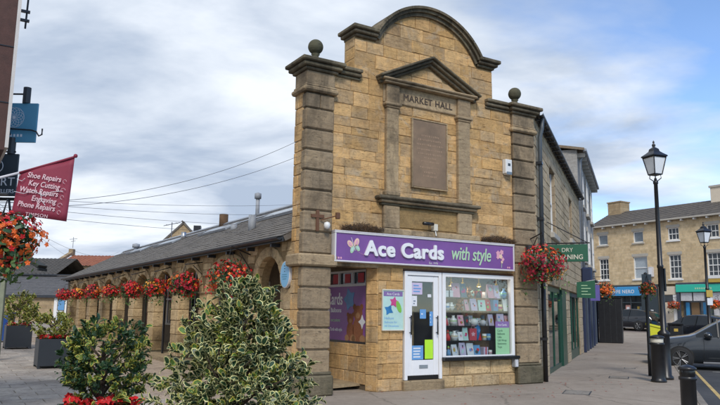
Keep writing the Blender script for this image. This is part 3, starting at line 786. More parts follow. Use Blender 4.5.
# vinyl-covered side window in the passage
sw = B(.93, .95, .36, 1.93, .9, 1.98).build('side_window', 'purple_vinyl', hall)
B(.915, .96, .34, 1.95, .86, .9).build('sill', 'black_gloss', sw); B(.91, .96, .34, 1.95, 1.98, 2.03).build('transom', 'sign_white', sw); B(.91, .96, .34, 1.95, 2.26, 2.3).build('frame', 'sign_white', sw)
for y in (.34, .86, 1.4, 1.91): B(.912, .958, y, y+.04, 2.03, 2.26).build('mullion', 'sign_white', sw)
B(.96, .97, .38, 1.92, 2.03, 2.26).build('pane', 'window_dark', sw)
for y in (.6, 1.12, 1.6): B(.952, .958, y-.1, y+.12, 2.05, 2.24).build('red_display', 'card_red', sw)
ry = (R(90), 0, R(-90))
text('lettering', 'Cards', 'white_letter', sw, (.928, 1.93, 1.62), .34, ry, .002, .006, 'LEFT', sx=.8)
text('lettering', '& Balloons', 'white_letter', sw, (.928, 1.88, 1.46), .13, ry, .002, .002, 'LEFT')
text('lettering', 'occasions', 'pale_green', sw, (.928, 1.75, 1.27), .1, ry, .002, 0, 'LEFT')
text('lettering', 'Cards with style', 'white_letter', sw, (.928, 1.78, 1.08), .095, ry, .002, .001, 'LEFT', sx=.8)
def flat(parent, nm, x, pts, mat, th=.003):
    """printed shape on the vinyl: (y,z) outline standing 3 mm proud"""
    n = len(pts); MB().add([(x, p[0], p[1]) for p in pts]+[(x+th, p[0], p[1]) for p in pts], [tuple(range(n)), tuple(range(2*n-1, n-1, -1))]+[(i, (i+1) % n, (i+1) % n+n, i+n) for i in range(n)]).build(nm, mat, parent)
def oval(cx, cz, rx, rz_, n=18): return [(cx+rx*math.cos(2*math.pi*i/n), cz+rz_*math.sin(2*math.pi*i/n)) for i in range(n)]
def star(cx, cz, r, n=5, ri=.5, a0=0): return [(cx+(r if i % 2 == 0 else r*ri)*math.sin(a0+math.pi*i/n), cz+(r if i % 2 == 0 else r*ri)*math.cos(a0+math.pi*i/n)) for i in range(2*n)]
flat(sw, 'printed_balloon', .9265, star(1.0, 1.72, .24, 5, .6, .3), 'balloon_blue')
for cx, cz, s, m in ((.95, 1.22, 1.1, 'teddy_brown'), (.66, 1.3, 1.5, 'teddy_brown')):
    flat(sw, 'printed_bear', .925, oval(cx, cz-.12*s, .13*s, .17*s), m); flat(sw, 'printed_bear', .9245, oval(cx, cz+.1*s, .11*s, .1*s), m)
    for e in (-1, 1): flat(sw, 'printed_bear', .924, oval(cx+e*.09*s, cz+.18*s, .04*s, .04*s, 10), m); flat(sw, 'printed_bear', .9238, oval(cx+e*.12*s, cz-.24*s, .07*s, .06*s, 12), 'teddy_tan')
    flat(sw, 'printed_bear', .9235, oval(cx, cz+.07*s, .05*s, .04*s, 10), 'teddy_tan')
flat(sw, 'printed_bow', .923, star(.5, 1.28, .14, 4, .5), 'paper_white')
# doors and windows under the arcade
for k, (y, kind) in enumerate(((5.6, 'w'), (7.0, 'd'), (9.0, 'w'), (11.2, 'd'), (13.4, 'w'), (15.8, 'd'), (18.2, 'w'), (20.6, 'd'))):
    z0 = .012*y+.12
    if kind == 'd':
        d = B(.86, .9, y-.45, y+.45, z0, z0+2.0, b=.005).build('inner_door', 'wood_brown', hall)
        B(.84, .9, y-.52, y-.452, z0, z0+2.07).build('frame', 'bottle_green', d); B(.84, .9, y+.452, y+.52, z0, z0+2.07).build('frame', 'bottle_green', d); B(.852, .861, y-.3, y+.3, z0+1.0, z0+1.8).build('pane', 'window_dark', d)
    else:
        d = B(.87, .9, y-.75, y+.75, z0+.7, z0+2.0).build('inner_window', 'window_dark', hall)
        for q in (-.75, 0, .75): B(.85, .9, y+q-.03, y+q+.03, z0+.7, z0+2.0).build('mullion', 'sign_white', d)
        B(.848, .9, y-.78, y+.78, z0+.64, z0+.699).build('sill', 'sill', d); B(.849, .9, y-.75, y+.75, z0+1.5, z0+1.55).build('transom', 'sign_white', d)
# thin iron gate posts seen as black bars
for y in (6.05, 8.75): B(-.6, -.55, y-.03, y+.03, .012*y+.1, 2.45).build('gate_post', 'black_paint', hall)

# ---- arcade roof
E0, E1 = Vector((-.86, 2.84)), Vector((2.0, 4.32))
sl_ = (E1-E0); SLN = sl_.length; sd_ = sl_/SLN; nn_ = Vector((-sd_.y, sd_.x))
rb = MB(); 
def rp(t, h): q = E0+sd_*t+nn_*h; return q
def roofbox(mb, t0, t1, y0, y1, h0, h1, lift=0):
    a, b_, c, d = rp(t0, h0+lift), rp(t1, h0), rp(t1, h1), rp(t0, h1+lift)
    mb.add([(a.x, y0, a.y), (b_.x, y0, b_.y), (c.x, y0, c.y), (d.x, y0, d.y), (a.x, y1, a.y), (b_.x, y1, b_.y), (c.x, y1, c.y), (d.x, y1, d.y)], [(0, 1, 2, 3), (7, 6, 5, 4), (0, 4, 5, 1), (1, 5, 6, 2), (2, 6, 7, 3), (3, 7, 4, 0)])
roofbox(rb, 0, SLN, .41, 25.2, -.1, 0)
roof = rb.build('roof', 'slate', hall)
sl2 = MB(); row = 0; t = -.04
while t < SLN-.1:
    y = .42-(row % 2)*.14
    while y < 25.2:
        wd = rnd.uniform(.25, .3); roofbox(sl2, t, t+.26, max(y, .415)+.003, min(y+wd, 25.2)-.003, .002, .012, rnd.uniform(.01, .018)); y += wd
    t += .2; row += 1
sl2.build('slates', 'slate', roof, kind='stuff')
rc = MB(); roofbox(rc, SLN-.16, SLN+.06, .41, 25.2, .022, .06); rc.build('ridge_capping', 'lead', roof)
rc = MB(); roofbox(rc, SLN-.62, SLN-.5, .41, 25.2, .03, .045); rc.build('flashing_strip', 'lead', roof)
for k, y in enumerate((3.4, 8.2, 13.5, 18.0)):
    rl = MB(); roofbox(rl, SLN-1.15, SLN-.66, y, y+2.4, .03, .075); q = rl.build('roof_light', 'roof_light', roof)
    rl = MB(); roofbox(rl, SLN-1.2, SLN-1.15, y-.05, y+2.45, .03, .095); rl.build('frame', 'lead', q)
B(2.02, 2.1, .41, 25.2, 0, 4.26).build('rear_wall', 'mortar', hall)
gt = MB(); V = []
for y in frange(.43, 25.2, 2):
    for i in range(7):
        a = math.pi*i/6; V.append((-.93-.065*math.cos(a), y, 2.83-.065*math.sin(a)))
ny = len(frange(.43, 25.2, 2))
gt.add(V, [(i*7+j, i*7+j+1, (i+1)*7+j+1, (i+1)*7+j) for i in range(ny-1) for j in range(6)])
gt.build('gutter', 'gutter', roof); B(-.87, -.84, .43, 25.2, 2.74, 2.86).build('fascia_board', 'gutter', roof)
for y in frange(1.0, 24.6, 1.18): B(-.84, -.66, y-.03, y+.03, 2.68, 2.75).build('gutter_bracket', 'gutter', roof)
B(-.66, -.28, .42, 25, 2.78, 2.9).build('wall_plate', 'mortar', roof)
def flue(u, y, z0, h, r, mat, cap):
    mb = MB().cyl((u, y), r, z0, z0+h, 12)
    if cap: mb.lathe((u, y), [(0, z0+h-.06), (r*1.7, z0+h-.06), (r*1.7, z0+h+.1), (0, z0+h+.14)], 12)
    mb.build('flue', mat, roof, True)
flue(.2, 4.45, 3.3, .46, .09, 'lead', False); flue(1.9, 8.15, 4.15, .72, .06, 'lead', True); flue(1.9, 11.0, 4.15, .5, .15, 'dry_twig', False)
flue(.8, 7.2, 3.62, .24, .09, 'lead', False); flue(1.3, 13.4, 3.9, .32, .09, 'steel', False); flue(1.6, 21.5, 4.0, .3, .1, 'lead', True)

# ------------------------------------------------------------------ shop sign and fixtures on the front
def at_hall(name, label, cat, u, v, z=0, group=None): return thing(name, label, cat, H(u, v, z), HA, group)
sg = at_hall('shop_sign', 'long purple shop sign with raised white letters above the white door', 'sign', -.11, -.13)
B(.06, 4.46, 0, .2, 2.41, 2.91).build('panel', 'purple', sg)
for x0, x1, z0, z1 in ((.025, 4.495, 2.91, 2.94), (.025, 4.495, 2.38, 2.41), (.03, .06, 2.412, 2.908), (4.46, 4.49, 2.412, 2.908)): B(x0, x1, -.02, .2, z0, z1, b=.006).build('frame', 'sign_white', sg)
B(.02, 4.5, -.024, .24, 2.941, 2.96, b=.004).build('capping', 'sign_white', sg)
text('lettering', 'Ace Cards', 'white_letter', sg, (.68, -.018, 2.535), .385, ext=.018, bold=.014, align='LEFT', sx=1.06, spacing=1.07)
text('lettering', 'with style', 'pale_green', sg, (2.74, -.006, 2.555), .385, ext=.004, bold=.004, align='LEFT', shear=.2, sx=.74, spacing=.97)
text('lettering', 'Est. 1976', 'sign_white', sg, (2.3, -.004, 2.43), .06, ext=.002, align='CENTER')
def fpoly(parent, nm, y, pts, mat, th=.004): MB().prism(pts if sum(pts[i-1][0]*pts[i][1]-pts[i][0]*pts[i-1][1] for i in range(len(pts))) > 0 else pts[::-1], y-th, y).build(nm, mat, parent)
def roval(cx, cz, rx, rz_, a=0, n=16): return [(cx+rx*math.cos(t)*math.cos(a)-rz_*math.sin(t)*math.sin(a), cz+rx*math.cos(t)*math.sin(a)+rz_*math.sin(t)*math.cos(a)) for t in [2*math.pi*i/n for i in range(n)]]
for cx, cz, rx, rz_, a, m, im in ((.36, 2.72, .075, .05, 2.3, 'peach', 'pink'), (.50, 2.755, .085, .05, 1.2, 'peach', 'pink'), (.41, 2.62, .075, .04, 1.2, 'pale_green', 'card_mint'), (.52, 2.655, .07, .04, -.9, 'pale_green', 'card_mint')):
    fpoly(sg, 'butterfly_wing', -.001, roval(cx, cz, rx, rz_, a), m); fpoly(sg, 'butterfly_wing', -.006, roval(cx, cz, rx*.6, rz_*.55, a), im)
MB().tube([(.47, -.008, 2.6), (.42, -.008, 2.74), (.38, -.008, 2.84)], .005, 5).build('butterfly_body', 'white_letter', sg)
mb = MB()
for k in range(14): mb.box(.5+k*.022, .51+k*.022, -.006, -.001, 2.6-.014*k+.0006*k*k, 2.606-.014*k+.0006*k*k)
mb.build('dotted_trail', 'pink', sg)
for k, (cx, cz, r, m) in enumerate(((4.03, 2.74, .065, 'pink'), (4.13, 2.77, .06, 'pink'), (4.02, 2.66, .05, 'pink'), (4.10, 2.68, .06, 'peach'), (4.16, 2.62, .045, 'pink'), (4.13, 2.56, .035, 'peach'))):
    fpoly(sg, 'flower_print', -.001-.001*k, star(cx, cz, r, 5, .7, k), m)
fpoly(sg, 'flower_stem', -.001, [(4.115, 2.44), (4.125, 2.44), (4.135, 2.53), (4.125, 2.53)], 'pale_green')
for x in (.12, .17, 4.3, 4.35): fpoly(sg, 'small_mark', -.001, roval(x, 2.45, .017, .02), 'pink')
# burglar alarm, cameras, lights
al = at_hall('alarm_box', 'white burglar alarm box high on the wall beside the right pilaster', 'alarm box', 4.19, -.06, 4.5)
MB().prism([(.02, .03), (.06, 0), (.17, 0), (.21, .03), (.21, .34), (.02, .34)], -.06, .05, .015).build('case', 'white_plastic', al)
B(.04, .19, -.064, -.059, .0, .06).build('strobe', 'card_grey', al); B(.08, .15, -.0635, -.059, .19, .25).build('emblem', 'slate_sign', al)
cc = at_hall('security_camera', 'black bullet camera with cream junction box above the purple sign', 'camera', 2.1, -.1, 3.2)
MB().tube([(-.22, -.12, .02), (.06, -.06, .03)], .035, 10).build('body', 'black_paint', cc, True); MB().tube([(.0, -.05, .02), (.05, .06, .06)], .014, 6).build('bracket', 'black_paint', cc); B(.1, .2, -.05, .06, -.1, .04, b=.01).build('junction_box', 'cream_plastic', cc)
MB().tube([(.15, -.02, -.1), (.15, -.05, -.2)], .012, 6).build('conduit', 'white_plastic', cc)
cr = at_hall('security_camera', 'rusty bracket with small white dome camera on the left pilaster above the sign end', 'camera', -.42, -.075, 3.0)
B(-.03, .03, -.02, 0, -.08, .3).build('back_plate', 'wood_brown', cr); B(-.13, .13, -.025, -.001, .16, .22).build('cross_plate', 'wood_brown', cr); MB().tube([(.06, -.02, .12), (.3, -.2, .2)], .012, 6).build('arm', 'wood_brown', cr); MB().lathe((.15, -.1, .02), [(0, -.07), (.05, -.05), (.06, 0), (.05, .05), (0, .07)], 12).build('dome', 'white_plastic', cr, True); B(.28, .36, -.22, -.16, .14, .26, b=.01).build('camera_head', 'wood_brown', cr)
fl_ = at_hall('security_camera', 'white dome camera under the basket bracket on the right pilaster', 'camera', 4.84, -.1, 2.82)
MB().lathe((0, -.06, 0), [(0, -.09), (.05, -.06), (.06, 0), (.05, .04), (0, .05)], 12).build('dome', 'white_plastic', fl_, True); B(-.05, .05, -.06, .03, .04, .14).build('mount', 'dark_grey_plastic', fl_)
mbx = at_hall('meter_box', 'small pale grey box at the right end of the black window sill', 'box', 4.36, -.06, .36)
B(0, .1, -.06, .05, 0, .17, b=.01).build('case', 'lead', mbx); B(.01, .09, -.066, -.059, .012, .155, b=.004).build('cover', 'silver_paper', mbx)
po = at_hall('wall_poster', 'framed balloon poster on the stone wall left of the door', 'poster', 1.05, -.03)
B(0, .48, -.004, .014, 1.15, 1.89).build('sheet', 'card_mint', po)
for a in ((-.015, .0, 1.13, 1.91), (.48, .495, 1.13, 1.91), (.001, .479, 1.13, 1.15), (.001, .479, 1.89, 1.91)): B(a[0], a[1], -.02, .014, a[2], a[3]).build('frame', 'cream_plastic', po)
B(.02, .46, -.0065, -.0035, 1.78, 1.87).build('printed_band', 'notice_purple', po)
text('lettering', 'Ace Cards', 'paper_white', po, (.24, -.0075, 1.8), .07, ext=.001)
fpoly(po, 'printed_balloon', -.0045, star(.26, 1.67, .11, 5, .55, .2), 'balloon_pink'); fpoly(po, 'printed_balloon', -.0055, star(.14, 1.52, .11, 4, .55, .5), 'balloon_blue'); fpoly(po, 'printed_balloon', -.005, roval(.37, 1.58, .05, .12, .4), 'balloon_green')
text('lettering', 'Helium', 'paper_blue', po, (.04, -.0045, 1.34), .075, ext=.001, align='LEFT'); text('lettering', 'Balloons for', 'paper_blue', po, (.04, -.0045, 1.27), .06, ext=.001, align='LEFT'); text('lettering', 'All Occasions', 'paper_blue', po, (.04, -.0045, 1.2), .06, ext=.001, align='LEFT')
bp = thing('blue_plaque', 'oval pale blue plaque on the arcade wall beside the corner pier', 'plaque', H(-.70, .56, 2.14), HA-R(90))
MB().prism(roval(0, 0, .2, .25, 0, 32), -.035, .02, .006).build('rim', 'sign_white', bp); MB().prism(roval(0, 0, .18, .23, 0, 32), -.04, -.03).build('field', 'sky_plaque', bp)
for k, (z, wd) in enumerate(((.16, .06), (.11, .05), (.06, .04), (.0, .2), (-.04, .22), (-.08, .16))):
    B(-wd/2, wd/2, -.0425, -.0395, z-.008, z+.008).build('worn_lettering', 'navy_grey' if k < 3 else 'teal_sign', bp)
# dry weeds growing on top of the sign
for nm, u0, u1, h, lab in (('a', .12, .98, .2, 'dry brown weeds on the ledge above the butterfly end of the sign'), ('b', 3.5, 4.42, .2, 'dry brown weeds on the ledge above the right end of the sign')):
    wt = at_hall('dry_weeds', lab, 'weeds', (u0+u1)/2, -.09, 2.97, 'weeds along the top of the sign'); mb = MB(); l = u1-u0
    for k in range(420):
        x = rnd.uniform(-l/2, l/2); hh = h*(1-.5*abs(x)/(l/2))*rnd.uniform(.4, 1); y = rnd.uniform(-.06, .06)
        mb.tube([(x, y, 0), (x+rnd.uniform(-.06, .06), y+rnd.uniform(-.05, .03), hh*.6), (x+rnd.uniform(-.12, .12), y+rnd.uniform(-.08, .03), hh)], [.004, .003, .0015], 3)
    mb.build('stems', 'dry_twig', wt, kind='stuff')
    mb = MB()
    for k in range(260):
        x = rnd.uniform(-l/2, l/2); z = rnd.uniform(.02, h*.8*(1-.4*abs(x)/(l/2))); y = rnd.uniform(-.1, .06); r = .012
        mb.add([(x-r, y, z), (x, y+rnd.uniform(-r, r), z+r), (x+r, y, z+rnd.uniform(-r, r)), (x, y, z-r)], [(0, 1, 2, 3)])
    mb.build('seed_heads', 'bark', wt, kind='stuff')

# notices stuck inside the door glass
def stick(nm, lab, x0, x1, z0, z1, mat, lines=None):
    t = at_hall(nm, lab, 'notice', 0, .011); B(x0, x1, 0, .003, z0, z1).build('sheet', mat, t)
    if lines:
        for k in range(lines[0]):
            z = z1-(k+1)*(z1-z0)/(lines[0]+1); B(x0+.03, x1-.03-rnd.uniform(0, .06), -.0015, .0, z-.012, z+.012).build('print', lines[1], t)
stick('door_notice', 'pale blue printed notice at the top of the white door glass', 1.77, 2.02, 1.83, 2.06, 'card_lilac', (3, 'paper_blue'))
stick('door_notice', 'small white notice below the pale blue one on the white door', 1.77, 1.89, 1.6, 1.8, 'paper_white', (3, 'card_grey'))
stick('door_notice', 'blue square sticker in the middle of the white door glass', 1.96, 2.11, 1.36, 1.54, 'paper_blue', (1, 'paper_white'))
stick('door_notice', 'narrow blue and white notice by the right edge of the white door glass', 2.2, 2.28, 1.22, 1.5, 'paper_blue', (3, 'paper_white'))
stick('door_notice', 'tiny white sticker high on the right of the white door glass', 2.15, 2.24, 1.78, 1.84, 'paper_white')
stick('door_notice', 'plain lime green sheet at the bottom of the white door glass', 2.08, 2.28, .58, .95, 'lime')
stick('door_notice', 'blue patterned notice at the bottom left of the white door glass', 1.77, 2.04, .57, .84, 'paper_blue', (4, 'paper_white'))
gn = at_hall('window_notice', 'tall green opening notice with purple heading in the shop window', 'notice', 0, .02)
B(3.95, 4.34, 0, .004, .63, 1.18).build('sheet', 'notice_green', gn); B(3.95, 4.34, -.002, .004, 1.18, 1.31).build('heading', 'notice_purple', gn)
for k, s in enumerate(('Cards', 'Balloons', 'Gifts', 'Gift Wrap', 'Stationery', 'Toys')): text('lettering', s, 'bottle_green', gn, (4.0, -.001, 1.10-k*.068), .062, ext=.001, align='LEFT')
text('lettering', 'Ace Cards', 'paper_white', gn, (4.14, -.003, 1.22), .06, ext=.001)

# ------------------------------------------------------------------ window display
shelf_z = [.602, .92, 1.22, 1.53, 1.80]
for k, z in enumerate(shelf_z[1:]):
    s = at_hall('glass_shelf', '%s glass shelf up from the sill in the shop window' % ('first', 'second', 'third', 'topmost')[k], 'shelf', 0, 0, 0, 'glass shelves of the shop window')
    B(2.53, 4.48, .07, .36, z-.012, z-.002).build('glass_sheet', 'shop_glass', s)
    for x in (2.6, 3.5, 4.4): B(x-.01, x+.01, .2, .5, z-.03, z-.013).build('bracket', 'steel', s)
ORD = ('bottom', 'second', 'third', 'fourth', 'top')
NTH = ('first', 'second', 'third', 'fourth', 'fifth', 'sixth', 'seventh', 'eighth', 'ninth', 'tenth', 'eleventh', 'twelfth', 'thirteenth', 'fourteenth', 'fifteenth', 'sixteenth', 'seventeenth', 'eighteenth', 'nineteenth', 'twentieth', 'twenty-first', 'twenty-second', 'twenty-third', 'twenty-fourth', 'twenty-fifth')
cnt = {}
PRINTS = ['hot_red', 'paper_blue', 'card_pink', 'gold', 'card_mint', 'slate_sign', 'balloon_pink', 'balloon_green']
def item(kind, px, row, wd, ht, mat, word, y=.17, mat2=None):
    px = min(px+.13, 4.43); wd *= 1.12; ht *= 1.08
    ck = (row, y > .25); cnt[ck] = cnt.get(ck, 0)+1
    names = dict(card='greeting_card', bag='gift_bag', bear='teddy_bear', vase='vase', pot='teapot', box='gift_box', figure='ornament_figure', balloon='foil_balloon', mug='mug')
    lab = '%s %s, %s from left on the %s shop window level' % (word, names[kind].replace('_', ' '), NTH[cnt[ck]-1], ORD[row])
    t = at_hall(names[kind], lab, names[kind].split('_')[-1], px, y+rnd.uniform(-.02, .02), shelf_z[row], 'goods displayed in the shop window'); t.rotation_euler = (0, 0, HA+rnd.uniform(-.25, .25))
    p = mat2 or PRINTS[rnd.randrange(len(PRINTS))]
    if kind == 'card':
        a = .16
        MB().add([(-wd/2, -.05, 0), (wd/2, -.05, 0), (wd/2, 0, ht), (-wd/2, 0, ht), (-wd/2, -.047, 0), (wd/2, -.047, 0), (wd/2, .003, ht), (-wd/2, .003, ht)], [(0, 1, 2, 3), (7, 6, 5, 4), (0, 3, 7, 4), (1, 5, 6, 2), (3, 2, 6, 7)]).build('front_leaf', mat, t)
        MB().add([(-wd/2, .05, 0), (wd/2, .05, 0), (wd/2, .004, ht), (-wd/2, .004, ht)], [(3, 2, 1, 0)]).build('back_leaf', 'paper_white', t)
        f = lambda x, z: (x, -.05+.05*z/ht-.0025, z)
        for q in range(rnd.randint(2, 4)):
            cx, cz, r = rnd.uniform(-.2, .2)*wd, ht*rnd.uniform(.3, .75), wd*rnd.uniform(.1, .26); pts = star(cx, cz, r, rnd.choice((4, 5, 7)), rnd.uniform(.5, .95), rnd.uniform(0, 3))
            MB().add([(lambda c: (c[0], c[1]-.0004*q, c[2]))(f(*c)) for c in pts[::-1]], [tuple(range(len(pts)))]).build('print', p if q == 0 else PRINTS[rnd.randrange(len(PRINTS))], t)
    elif kind == 'bag':
        MB().add([(-wd/2, -.05, 0), (wd/2, -.05, 0), (wd/2, .05, 0), (-wd/2, .05, 0), (-wd/2, -.055, ht*.8), (wd/2, -.055, ht*.8), (wd/2, .055, ht*.8), (-wd/2, .055, ht*.8)], [(0, 1, 5, 4), (1, 2, 6, 5), (2, 3, 7, 6), (3, 0, 4, 7), (0, 3, 2, 1)]).build('body', mat, t)
        MB().tube([(-wd*.25, -.05, ht*.8), (-wd*.15, -.05, ht), (wd*.15, -.05, ht), (wd*.25, -.05, ht*.8)], .006, 5).build('handle', p, t); pts = star(0, ht*.42, wd*.34, 5, .5)[::-1]; MB().add([(a, -.0565, b_) for a, b_ in pts], [tuple(range(len(pts)))]).build('print', p, t)
    elif kind == 'bear':
        s = ht; MB().ball((0, 0, s*.32), s*.24, 12, 8, 1.2).ball((0, -.02, s*.72), s*.2, 12, 8).ball((-s*.17, 0, s*.9), s*.07, 8, 6).ball((s*.17, 0, s*.9), s*.07, 8, 6).ball((-s*.2, -s*.16, s*.1), s*.11, 8, 6).ball((s*.2, -s*.16, s*.1), s*.11, 8, 6).ball((-s*.26, -.05, s*.42), s*.09, 8, 6).ball((s*.26, -.05, s*.42), s*.09, 8, 6).build('body', mat, t, True)
        MB().ball((0, -.02-s*.17, s*.68), s*.09, 8, 6).build('muzzle', 'teddy_tan', t, True); MB().ball((0, -.03-s*.25, s*.71), s*.03, 6, 4).build('nose', 'black_gloss', t, True)
        MB().ball((-s*.08, -.02-s*.17, s*.78), s*.025, 6, 4).ball((s*.08, -.02-s*.17, s*.78), s*.025, 6, 4).build('eyes', 'black_gloss', t, True)
    elif kind == 'vase':
        MB().lathe((0, 0), [(0, 0), (wd*.25, 0), (wd*.5, ht*.35), (wd*.42, ht*.6), (wd*.16, ht*.85), (wd*.22, ht), (wd*.16, ht), (wd*.1, ht*.8)], 20).build('body', mat, t, True); MB().lathe((0, 0), [(wd*.47, ht*.42), (wd*.49, ht*.46), (wd*.46, ht*.5)], 20).build('band', p, t, True)
    elif kind == 'pot':
        MB().lathe((0, 0), [(0, 0), (wd*.22, 0), (wd*.34, ht*.3), (wd*.32, ht*.6), (wd*.14, ht*.78), (0, ht*.8)], 18).build('body', mat, t, True); MB().tube([(-wd*.28, 0, ht*.3), (-wd*.42, 0, ht*.5), (-wd*.48, 0, ht*.7)], [.02, .014, .01], 8).build('spout', mat, t, True); MB().tube([(wd*.28, 0, ht*.6), (wd*.46, 0, ht*.6), (wd*.48, 0, ht*.35), (wd*.3, 0, ht*.25)], .009, 6).build('handle', mat, t, True); MB().ball((0, 0, ht*.86), ht*.07, 8, 6).build('lid_knob', p, t, True)
    elif kind == 'mug':
        MB().lathe((0, 0), [(0, 0), (wd*.4, 0), (wd*.42, ht), (wd*.37, ht), (wd*.36, .02), (0, .02)], 18).build('body', mat, t, True); MB().tube([(wd*.38, 0, ht*.8), (wd*.62, 0, ht*.7), (wd*.62, 0, ht*.35), (wd*.38, 0, ht*.2)], .009, 6).build('handle', mat, t, True); MB().lathe((0, 0), [(wd*.405, ht*.35), (wd*.425, ht*.5), (wd*.42, ht*.65)], 18).build('band', p, t, True)
    elif kind == 'box':
        B(-wd/2, wd/2, -.06, .06, 0, ht*.75, b=.004).build('body', mat, t); B(-wd/2-.005, wd/2+.005, -.065, .065, ht*.752, ht, b=.004).build('lid', mat, t); B(-.012, .012, -.068, .068, 0.002, ht+.003).build('ribbon', p, t)
    elif kind == 'figure':
        MB().lathe((0, 0), [(0, 0), (wd*.45, 0), (wd*.4, ht*.3), (wd*.2, ht*.62), (wd*.12, ht*.68)], 14).build('robe', mat, t, True); MB().ball((0, 0, ht*.78), ht*.12, 10, 8).build('head', 'teddy_tan', t, True); MB().lathe((0, 0), [(ht*.12, ht*.84), (ht*.09, ht*.92), (0, ht*1.0)], 10).build('hat', p, t, True)
    elif kind == 'balloon':
        MB().lathe((0, 0), [(0, 0), (.02, .01), (wd*.25, ht*.25), (wd*.5, ht*.62), (wd*.42, ht*.85), (0, ht)], 14, 1, .4).build('body', mat, t, True); MB().prism(star(0, ht*.6, wd*.3, 5), -wd*.215, -wd*.2).build('print', p, t)
for a in (
 ('figure', 2.66, 0, .1, .2, 'card_blue', 'blue robed'), ('card', 2.8, 0, .16, .22, 'paper_white', 'white'), ('card', 3.02, 0, .16, .25, 'card_lilac', 'lilac'), ('card', 3.24, 0, .16, .24, 'paper_white', 'white'), ('card', 3.42, 0, .13, .2, 'card_blue', 'blue'), ('box', 3.64, 0, .1, .16, 'card_lilac', 'small lilac'), ('mug', 3.8, 0, .09, .1, 'china_white', 'white'),
 ('figure', 2.64, 1, .11, .2, 'hot_red', 'red robed'), ('vase', 2.82, 1, .15, .18, 'china_white', 'round white'), ('card', 2.98, 1, .12, .16, 'paper_white', 'white'), ('card', 3.1, 1, .11, .24, 'card_mint', 'mint'), ('bag', 3.29, 1, .15, .28, 'card_red', 'red'), ('balloon', 3.45, 1, .16, .3, 'balloon_blue', 'blue'), ('mug', 3.64, 1, .1, .12, 'china_white', 'white'), ('mug', 3.76, 1, .1, .12, 'card_blue', 'blue'),
 ('figure', 2.62, 2, .1, .18, 'card_red', 'crimson'), ('vase', 2.8, 2, .15, .19, 'china_white', 'white'), ('card', 2.97, 2, .13, .2, 'card_pink', 'pink'), ('bag', 3.1, 2, .12, .22, 'slate_sign', 'dark'), ('pot', 3.36, 2, .24, .17, 'china_white', 'white'), ('pot', 3.6, 2, .18, .14, 'silver_paper', 'silver'), ('card', 3.82, 2, .14, .22, 'card_lilac', 'lilac'), ('card', 4.08, 2, .15, .23, 'card_lilac', 'pale lilac'), ('card', 4.28, 2, .13, .2, 'card_pink', 'pink'),
 ('mug', 2.63, 3, .1, .13, 'china_white', 'white'), ('vase', 2.77, 3, .12, .15, 'china_white', 'small white'), ('bear', 2.95, 3, .18, .24, 'teddy_brown', 'brown'), ('card', 3.12, 3, .11, .21, 'card_pink', 'pink'), ('card', 3.32, 3, .17, .23, 'card_lilac', 'lilac'), ('card', 3.55, 3, .16, .21, 'card_mint', 'mint'), ('card', 3.74, 3, .12, .22, 'card_red', 'red'), ('bag', 3.92, 3, .13, .27, 'card_blue', 'blue'), ('mug', 4.1, 3, .11, .13, 'card_yellow', 'cream'), ('card', 4.26, 3, .15, .24, 'paper_white', 'white'),
 ('box', 2.66, 4, .16, .12, 'paper_white', 'white'), ('card', 2.86, 4, .17, .27, 'card_pink', 'pale pink'), ('card', 3.06, 4, .15, .27, 'card_grey', 'slate grey'), ('bear', 3.24, 4, .16, .22, 'teddy_tan', 'tan'), ('figure', 3.5, 4, .12, .17, 'slate_sign', 'dark'), ('card', 3.82, 4, .17, .27, 'card_pink', 'pink'), ('card', 4.0, 4, .13, .26, 'card_lilac', 'lilac'), ('vase', 4.22, 4, .12, .2, 'card_blue', 'blue')):
    item(*a)
for row in range(5):
    x = 2.6
    while x < 4.3:
        k_ = rnd.choice(('card', 'card', 'mug', 'vase', 'box', 'figure', 'bag')); m_, w_ = rnd.choice((('paper_white', 'white'), ('card_pink', 'pink'), ('card_red', 'red'), ('card_blue', 'blue'), ('silver_paper', 'silver'), ('card_grey', 'dark grey'), ('china_white', 'white'), ('card_mint', 'mint'), ('hot_red', 'bright red')))
        if not (row < 2 and x > 3.75): item(k_, x, row, rnd.uniform(.08, .12), rnd.uniform(.11, .2), m_, w_+' back row', .285)
        x += rnd.uniform(.15, .24)
# lit spot lamps over the display
m, t_, b_ = newmat('bulb'); b_.inputs['Emission Color'].default_value = (1, .72, .3, 1); b_.inputs['Emission Strength'].default_value = 6; b_.inputs['Base Color'].default_value = (.8, .6, .3, 1)
for k, x in enumerate((2.78, 3.1, 3.55, 4.05)):
    lt = at_hall('spot_lamp', '%s small lit spot lamp from the left at the top of the shop window' % NTH[k], 'lamp', x+.2, .3, 2.06, 'spot lamps over the window display')
    MB().cyl((0, 0), .012, .06, .24, 8).build('stem', 'gold', lt); MB().lathe((0, 0), [(.03, .06), (.05, -.02), (.048, -.02), (.028, .055)], 12).build('shade', 'gold', lt, True); MB().ball((0, 0, 0), .03, 8, 6).build('bulb', 'bulb', lt, True)
    ld = bpy.data.lights.new('spot_light', 'POINT'); ld.energy = 2.2; ld.color = (1, .86, .68); ld.shadow_soft_size = .05; lo = bpy.data.objects.new('light', ld); COL.objects.link(lo); lo.parent = lt; lo.location = (0, 0, -.07)
